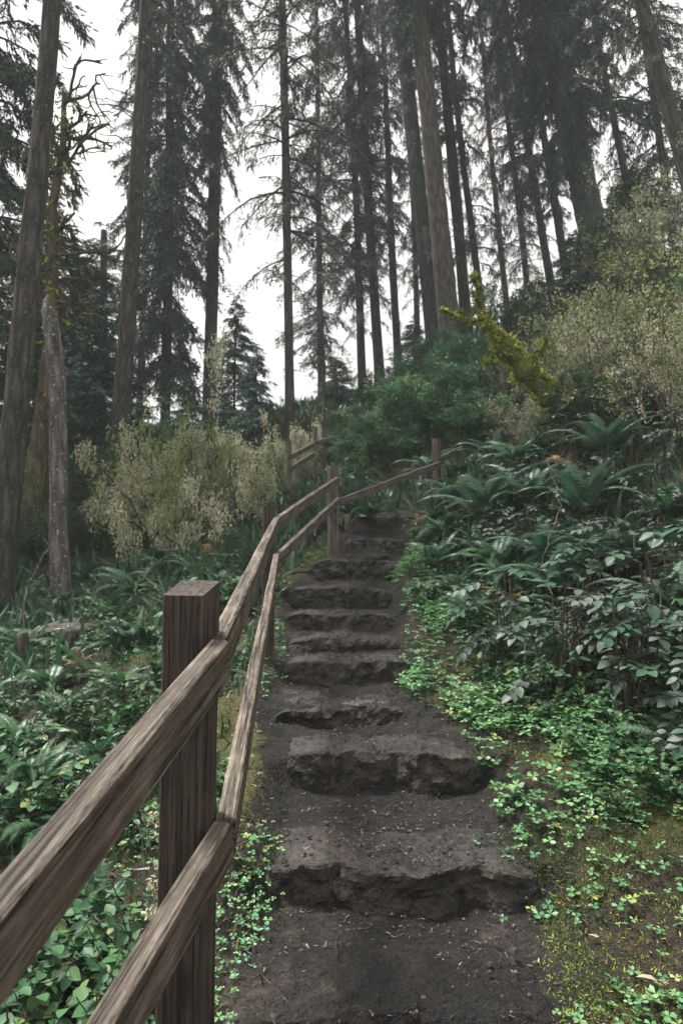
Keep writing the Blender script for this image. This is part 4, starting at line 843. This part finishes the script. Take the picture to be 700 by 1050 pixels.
for (px, Y, s, k_, lab) in [(120, 2.1, 1.0, 1, 'broad leaved plant low behind the near upper rail'), (60, 1.9, .95, 2, 'broad leaved plant in the bottom left corner'), (150, 2.6, 1.1, 0, 'bright leaved plant seen between the two near rails'), (25, 2.3, 1.0, 0, 'big leaved plant at the left edge under the near rail'), (95, 2.7, 1.0, 0, 'leafy plant behind the bottom of the near upper rail'), (165, 3.3, .9, 1, 'leafy plant low behind the thick near post'), (205, 3.4, .8, 0, 'leafy plant seen between thick near post and lower rail'), (150, 1.8, .8, 1, 'small leaved plant directly behind the near lower rail'), (215, 4.6, .8, 1, 'leafy plant right behind the thick near post top'), (245, 5.2, .6, 0, 'leafy plant just left of the sloping rails')]:
    plant(BRO, k_, PX(px, Y), Y, s, lab, 'broad_leaved_plant', 'broad leaved plants below the near rail')
plant(PIN, 0, PX(695, 3.3), 3.3, .95, 'long grey leaf spray reaching in from the right edge', 'leathery_leaved_plant', 'purplish leaved plants of the right bank')
plant(PIN, 1, PX(640, 3.5), 3.5, 1.2, 'grey purple leaf spray above the mossy slope at the right', 'leathery_leaved_plant', 'purplish leaved plants of the right bank')

# clover ground cover (stuff)
def clover(N, xr, yr, dens, name, label, size=.028, hmax=.11, seed=1, mat='clover'):
    rg = rngs(seed); x = rg.uniform(*xr, N); y = rg.uniform(*yr, N); p = dens(x, y) * (.12 + 1.0 * smooth(fbm(np.stack([x * 2.2, y * 2.2, x * 0], 1), 3, seed), -.35, .35)); k = rg.random(N) < p; x, y = x[k], y[k]; N = len(x)
    z = terrain(x, y); h = rg.uniform(.25, 1, N) * hmax; l = MB()
    base = np.stack([x, y, z + h], 1); R0 = rotmats(rg.uniform(0, 6.3, N), rg.normal(0, .22, N), rg.normal(0, .22, N), size * rg.uniform(.6, 1.35, N)); v = np.clip(rg.normal(.48, .2, N) + (rg.random(N) < .04) * .5, 0, 1)
    hv = [(0, .05, 0), (-.42, .55, .10), (-.34, 1.0, .04), (0, .84, -.10), (.34, 1.0, .04), (.42, .55, .10)]; q = [(0, 3, 2, 1), (0, 5, 4, 3)]
    for a in (0, 2.094, 4.189):
        c, s = math.cos(a), math.sin(a); l.scatter([(c * i - s * j, s * i + c * j, m_) for i, j, m_ in hv], q, None, R0, base, v)
    g = np.stack([x + rg.normal(0, .02, N), y + rg.normal(0, .02, N), z - .01], 1); V = np.stack([g + [-.0012, 0, 0], g + [.0012, 0, 0], base], 1).reshape(-1, 3); l.add(V, None, np.arange(N * 3).reshape(-1, 3), .1)
    return tag(part(name, l.mesh(name, M[mat])), label, 'ground cover', None, 'stuff')
def band(x, y, a, b, c, d): e = x - path_x(y) + fbm(np.stack([np.asarray(y, float) * 2.6, np.asarray(x, float) * 2, np.zeros_like(y) + .3], 1), 3, 77) * .16; return smooth(e, a, b) * (1 - smooth(e, c, d))
clover(34000, (.3, 2.6), (2.6, 7.8), lambda x, y: band(x, y, .46, .6, 1.25, 1.9) * (smooth(y, 2.75, 3.6)) * .7, 'clover', 'bright green clover covering the bank right of the steps', seed=2)
clover(9500, (-.6, .2), (1.2, 8.6), lambda x, y: smooth(path_x(y) - x + .12 * vnoise(np.stack([x * 3, y * 3, x * 0], 1), 8), .44, .58) * (1 - smooth(path_x(y) - x, .72, .95)) * .7, 'clover', 'sparse clover along the foot of the fence beside the steps', .015, .07, 3)
clover(1500, (.5, 1.9), (1.4, 3.0), lambda x, y: band(x, y, .34, .5, 2, 2.2) * .8, 'clover', 'scattered clover leaves on the mossy slope in the lower right', .021, .05, 4)
clover(9000, (-3.5, -.5), (1.6, 8), lambda x, y: (x > -.62 * y - .2) * (path_x(y) - x > .7) * .3, 'clover', 'low clover among the undergrowth left of the fence', .02, .09, 5)
edge_v = lambda x, y: x - path_x(y)
# low growth: moss, grass blades, dry stalks (stuff)
def blades(N, xr, yr, dens, name, label, L, wd, mat, seed, val=(.5, .25), pitch=(1.0, .4)):
    rg = rngs(seed); x = rg.uniform(*xr, N); y = rg.uniform(*yr, N); p = dens(x, y) * (.2 + smooth(fbm(np.stack([x * 1.7, y * 1.7, x * 0], 1), 3, seed), -.2, .4)); k = rg.random(N) < p; x, y = x[k], y[k]; N = len(x); l = MB()
    v = np.clip(rg.normal(*val, N) + fbm(np.stack([x * .9, y * .9, x * 0 + 5], 1), 2, seed) * .5, 0, 1)
    W_ = wd / L / 2; l.scatter([(-W_, 0, 0), (W_, 0, 0), (W_ * .8, .55, .04), (-W_ * .8, .55, .04), (0, 1, -.08)], [(0, 1, 2, 3)], [(3, 2, 4)], rotmats(rg.uniform(0, 6.3, N), rg.normal(*pitch, N), rg.normal(0, .5, N), L * rg.uniform(.4, 1.3, N)), np.stack([x, y, terrain(x, y) - .004], 1), v)
    return tag(part(name, l.mesh(name, M[mat])), label, 'ground cover', None, 'stuff')
blades(60000, (.4, 3), (1.5, 8), lambda x, y: smooth(x - path_x(y), .42, .6) * (x < .62 * y + .2) * .8, 'moss', 'yellow green moss and short stalks on the slope right of the steps', .02, .0045, 'moss', 11, (.25, .2), (.5, .5))
blades(40000, (-4.2, .3), (1.5, 9.3), lambda x, y: smooth(path_x(y) - x, .45, .6) * (x > -.6 * y - .3) * .8, 'low_growth', 'brown and yellow low growth left of the steps and fence', .05, .008, 'grass', 12, (.45, .25), (.7, .5))
blades(26000, (-2, 5), (8.2, 15), lambda x, y: (path_d(x, y) > 1.1) * .9, 'dry_grass', 'dry orange grass on the slope around the upper rail', .13, .012, 'grass', 13, (.4, .2), (.8, .5))
blades(90000, (-18, 18), (6, 28), lambda x, y: ((path_d(x, y) > 1.6) | (y > 9.7)) * (1 - .8 * (np.abs(x) > .65 * y)), 'undergrowth', 'mixed green undergrowth carpeting the hillside under the trees', .35, .05, 'fern', 14, (.45, .2), (.8, .5))
blades(300000, (.35, 2.2), (1.6, 3.9), lambda x, y: smooth(x - path_x(y), .40, .62) * (x < .62 * y + .2) * (1 - .75 * smooth(y, 3.0, 3.8)) * smooth(fbm(np.stack([x * 1.4, y * 1.4, x * 0 + 9], 1), 4, 5), -.75, .05), 'moss', 'fine dark and yellow green moss carpet in the lower right corner', .013, .0045, 'moss', 15, (.42, .25), (.45, .5))
blades(60000, (-.7, .1), (1.2, 9), lambda x, y: smooth(path_x(y) - x, .46, .56) * .9, 'moss', 'fine mixed moss and sprouts along the foot of the fence', .016, .005, 'grass', 16, (.35, .25), (.8, .5))
blades(900, (-4, -.6), (2.2, 8.5), lambda x, y: (x > -.6 * y) * (path_x(y) - x > .7) * 1.0, 'dry_stalks', 'thin brown upright stalks among the left undergrowth', .42, .005, 'litter', 17, (.6, .2), (1.45, .2))
blades(500, (.9, 4), (3.5, 8.5), lambda x, y: (x < .6 * y) * (edge_v(x, y) > .8) * 1.0, 'dry_stalks', 'thin brown stalks among the leaves of the right bank', .4, .006, 'litter', 18, (.6, .2), (1.4, .3))
blades(42000, (-5.5, -.6), (1.6, 10.5), lambda x, y: (x > -.62 * y - .3) * (path_x(y) - x > .65), 'undergrowth', 'dense dark green low undergrowth left of the fence', .13, .012, 'fern', 19, (.4, .25), (.75, .45))
blades(36000, (.7, 5.5), (2.8, 9.5), lambda x, y: (x < .62 * y + .3) * (edge_v(x, y) > .95) * smooth(y - .4 * x, 2.6, 3.2), 'undergrowth', 'dense dark green low undergrowth under the right bank plants', .14, .012, 'fern', 20, (.35, .25), (.75, .45))
# litter on steps (stuff)
def litter(N, seed):
    rg = rngs(seed); y = 1.3 + 7.6 * rg.random(N) ** 1.5; x = path_x(y) + rg.normal(0, .33, N); l = MB()
    R = rotmats(rg.uniform(0, 6.3, N), rg.normal(0, .2, N), rg.normal(0, .4, N), rg.uniform(.004, .022, N)); z = terrain(x, y) + .006
    for (sx, sy, zz, rr, hw) in SP: k = (y > sy) & (y < sy + .38) & (np.abs(x - sx) < hw * .9); z[k] = np.maximum(z[k], zz + .004)
    l.scatter([(-.12, 0, 0), (.12, 0, 0), (.1, 1, .04), (-.1, 1, 0)], [(0, 1, 2, 3)], None, R, np.stack([x, y, z], 1), np.clip(rg.normal(.45, .25, N), 0, 1))
    N2 = N // 2; i = rg.integers(0, N, N2); c = np.stack([x[i] + rg.normal(0, .05, N2), y[i], z[i]], 1); tv = [(-1, -1, 0), (1, -1, 0), (1.1, 1, 0), (-.9, 1, 0), (-.6, -.6, .9), (.5, -.6, 1), (.6, .6, .8), (-.5, .6, .9)]
    l.scatter(tv, [(0, 1, 5, 4), (1, 2, 6, 5), (2, 3, 7, 6), (3, 0, 4, 7), (4, 5, 6, 7)], None, rotmats(rg.uniform(0, 6.3, N2), 0, 0, rg.uniform(.0012, .005, N2)), c, np.clip(rg.normal(.45, .25, N2), 0, 1))
    N3 = 1800; i = rg.integers(0, N, N3); c = np.stack([x[i] + rg.normal(0, .1, N3), y[i] + rg.normal(0, .05, N3), z[i]], 1); c[:, 2] = np.maximum(terrain(c[:, 0], c[:, 1]), -9) + .0; c[:, 2] = np.where(np.abs(c[:, 2] - z[i]) < .03, c[:, 2], z[i])
    l.scatter(tv, [(0, 1, 5, 4), (1, 2, 6, 5), (2, 3, 7, 6), (3, 0, 4, 7), (4, 5, 6, 7)], None, rotmats(rg.uniform(0, 6.3, N3), rg.normal(0, .4, N3), 0, .003 + .009 * rg.random(N3) ** 3), c, np.clip(rg.normal(.0, .12, N3), 0, 1))
    return tag(part('litter', l.mesh('litter', M['litter'])), 'needles, bark bits and small pebbles littering the steps', 'litter', None, 'stuff')
litter(3600, 21)

# fallen leaves
for (px, py, Y, s, lab) in [(661, 997, 2.15, .045, 'large tan fallen leaf in the lower right corner'), (603, 957, 2.35, .022, 'tiny pale fallen leaf on the mossy slope, bottom right'), (595, 828, 3.0, .028, 'pale fallen leaf at the edge of the clover'),
        (346, 742, 3.85, .03, 'small white leaf lying on the broad second stair'), (424, 655, 5.3, .045, 'yellow fallen leaf on the right edge of the path')]:
    x = PX(px, Y); m = MB(); rg = rngs(int(px)); m.scatter(*LEAF, rotmats([rg.uniform(0, 6)], [.15], [.2], [s * 1.4]), [[0, 0, 0]], [.6]); m.scatter(*LEAF, rotmats([rg.uniform(0, 6)], [.3], [-.3], [s]), [[0, 0, .004]], [.9])
    tag(part('fallen_leaf', m.mesh('fallen_leaf', M['flower'] if px == 424 else M['dead_leaf']), None, (x, Y, gz(x, Y) + .02)), lab, 'leaf', 'fallen leaves')
# flat stump and small dead stub on the left
def stump(px, Y, r, h, label, name, mat, sd):
    x = PX(px, Y); t = part(name, trunk_mesh(h + .25, r * 1.1, r, sd, M[mat], 24, .25, 10, 0, False, True), None, (x, Y, gz(x, Y) - .22)); t.rotation_euler = (.1, -.08, 0); tag(t, label, 'stump')
stump(95, 7.6, .40, .08, 'low wide flat cut stump in front of the lichen speckled trunk', 'tree_stump', 'stump', 5)
stump(33, 6.9, .05, .26, 'small pale broken stub left of the flat stump', 'broken_stub', 'bark_red', 6)
# long dry lichen twig hanging between the near rails; twigs across the bank
def twig(pxs, r, label, mat='twig_pale', tufts=0):
    pts = np.array([P(*p) for p in pxs]); b = pts[0].copy(); n = 16; s = np.linspace(0, len(pts) - 1, n); q = np.stack([np.interp(s, range(len(pts)), pts[:, k]) for k in range(3)], 1) - b; rg = rngs(len(pxs) * 7 + int(pxs[0][0])); q[1:] += rg.normal(0, .006, (n - 1, 3))
    t = thing('dry_twig', label, 'twig', b); m = MB(); tube(m, q, r * np.linspace(1, .5, n), 5, .6)
    for k in range(7):
        i = int(rg.integers(2, n - 1)); d = rg.normal(0, 1, 3); d /= np.linalg.norm(d); tube(m, q[i] + d * np.linspace(0, .1, 4)[:, None] * rg.uniform(.4, 1.3), r * .5, 3, .6, False)
    part('stem', m.mesh('stem', M[mat]), t)
    if tufts:
        l = MB(); u = rg.uniform(0, n - 1.01, tufts); i = u.astype(int); c = q[i] + rg.normal(0, .008, (tufts, 3)); l.scatter(*TUFT, None, rotmats(rg.uniform(0, 6.3, tufts), rg.uniform(-1.5, .3, tufts), rg.uniform(-1, 1, tufts), rg.uniform(.008, .022, tufts)), c, rg.uniform(.3, 1, tufts)); part('lichen', l.mesh('lichen', M['lichen']), t)
twig([(158, 838, 1.9), (168, 870, 1.9), (163, 905, 1.88), (155, 940, 1.85), (140, 985, 1.8), (120, 1050, 1.75)], .0035, 'lichen covered dry twig hanging between the two near rails', tufts=260)
twig([(270, 1040, 1.75), (268, 1000, 1.8), (262, 975, 1.85), (252, 935, 1.95)], .003, 'thin bare twig lying beside the foot of the near post', 'twig')
twig([(560, 470, 5.9), (575, 520, 5.7), (560, 560, 5.5), (545, 610, 5.4)], .005, 'pale bare stem hanging down across the dark bank leaves')
twig([(600, 640, 4.6), (650, 690, 4.4), (700, 720, 4.2)], .005, 'dark arching stem across the lower right leaves', 'twig')
twig([(570, 905, 2.6), (590, 935, 2.5), (612, 950, 2.4)], .003, 'short bare stick on the mossy slope', 'twig')
twig([(15, 700, 3.4), (30, 735, 3.4), (60, 775, 3.3)], .005, 'pale crooked stick among the ferns on the left')
twig([(20, 640, 5.0), (28, 600, 5.1), (45, 570, 5.1), (60, 545, 5.2)], .008, 'forked pale sapling stick in front of the closest left trunk')

# ---------------------------------------------------------------- haze
HZ = 0.0019
if HZ:
    m = bpy.data.materials.new('morning_haze'); m.use_nodes = True; n = m.node_tree; n.nodes.remove(n.nodes['Principled BSDF']); pv = n.nodes.new('ShaderNodeVolumePrincipled')
    pv.inputs['Color'].default_value = (.86, .95, .95, 1); pv.inputs['Density'].default_value = HZ; n.links.new(pv.outputs[0], n.nodes['Material Output'].inputs['Volume'])
    me = bpy.data.meshes.new('haze'); x0, x1, y0, y1, z0, z1 = -160, 160, -70, 310, -30, 60
    me.from_pydata([(x0, y0, z0), (x1, y0, z0), (x1, y1, z0), (x0, y1, z0), (x0, y0, z1), (x1, y0, z1), (x1, y1, z1), (x0, y1, z1)], [], [(0, 3, 2, 1), (4, 5, 6, 7), (0, 1, 5, 4), (1, 2, 6, 5), (2, 3, 7, 6), (3, 0, 4, 7)])
    me.materials.append(m); o = part('haze', me); o['kind'] = 'stuff'
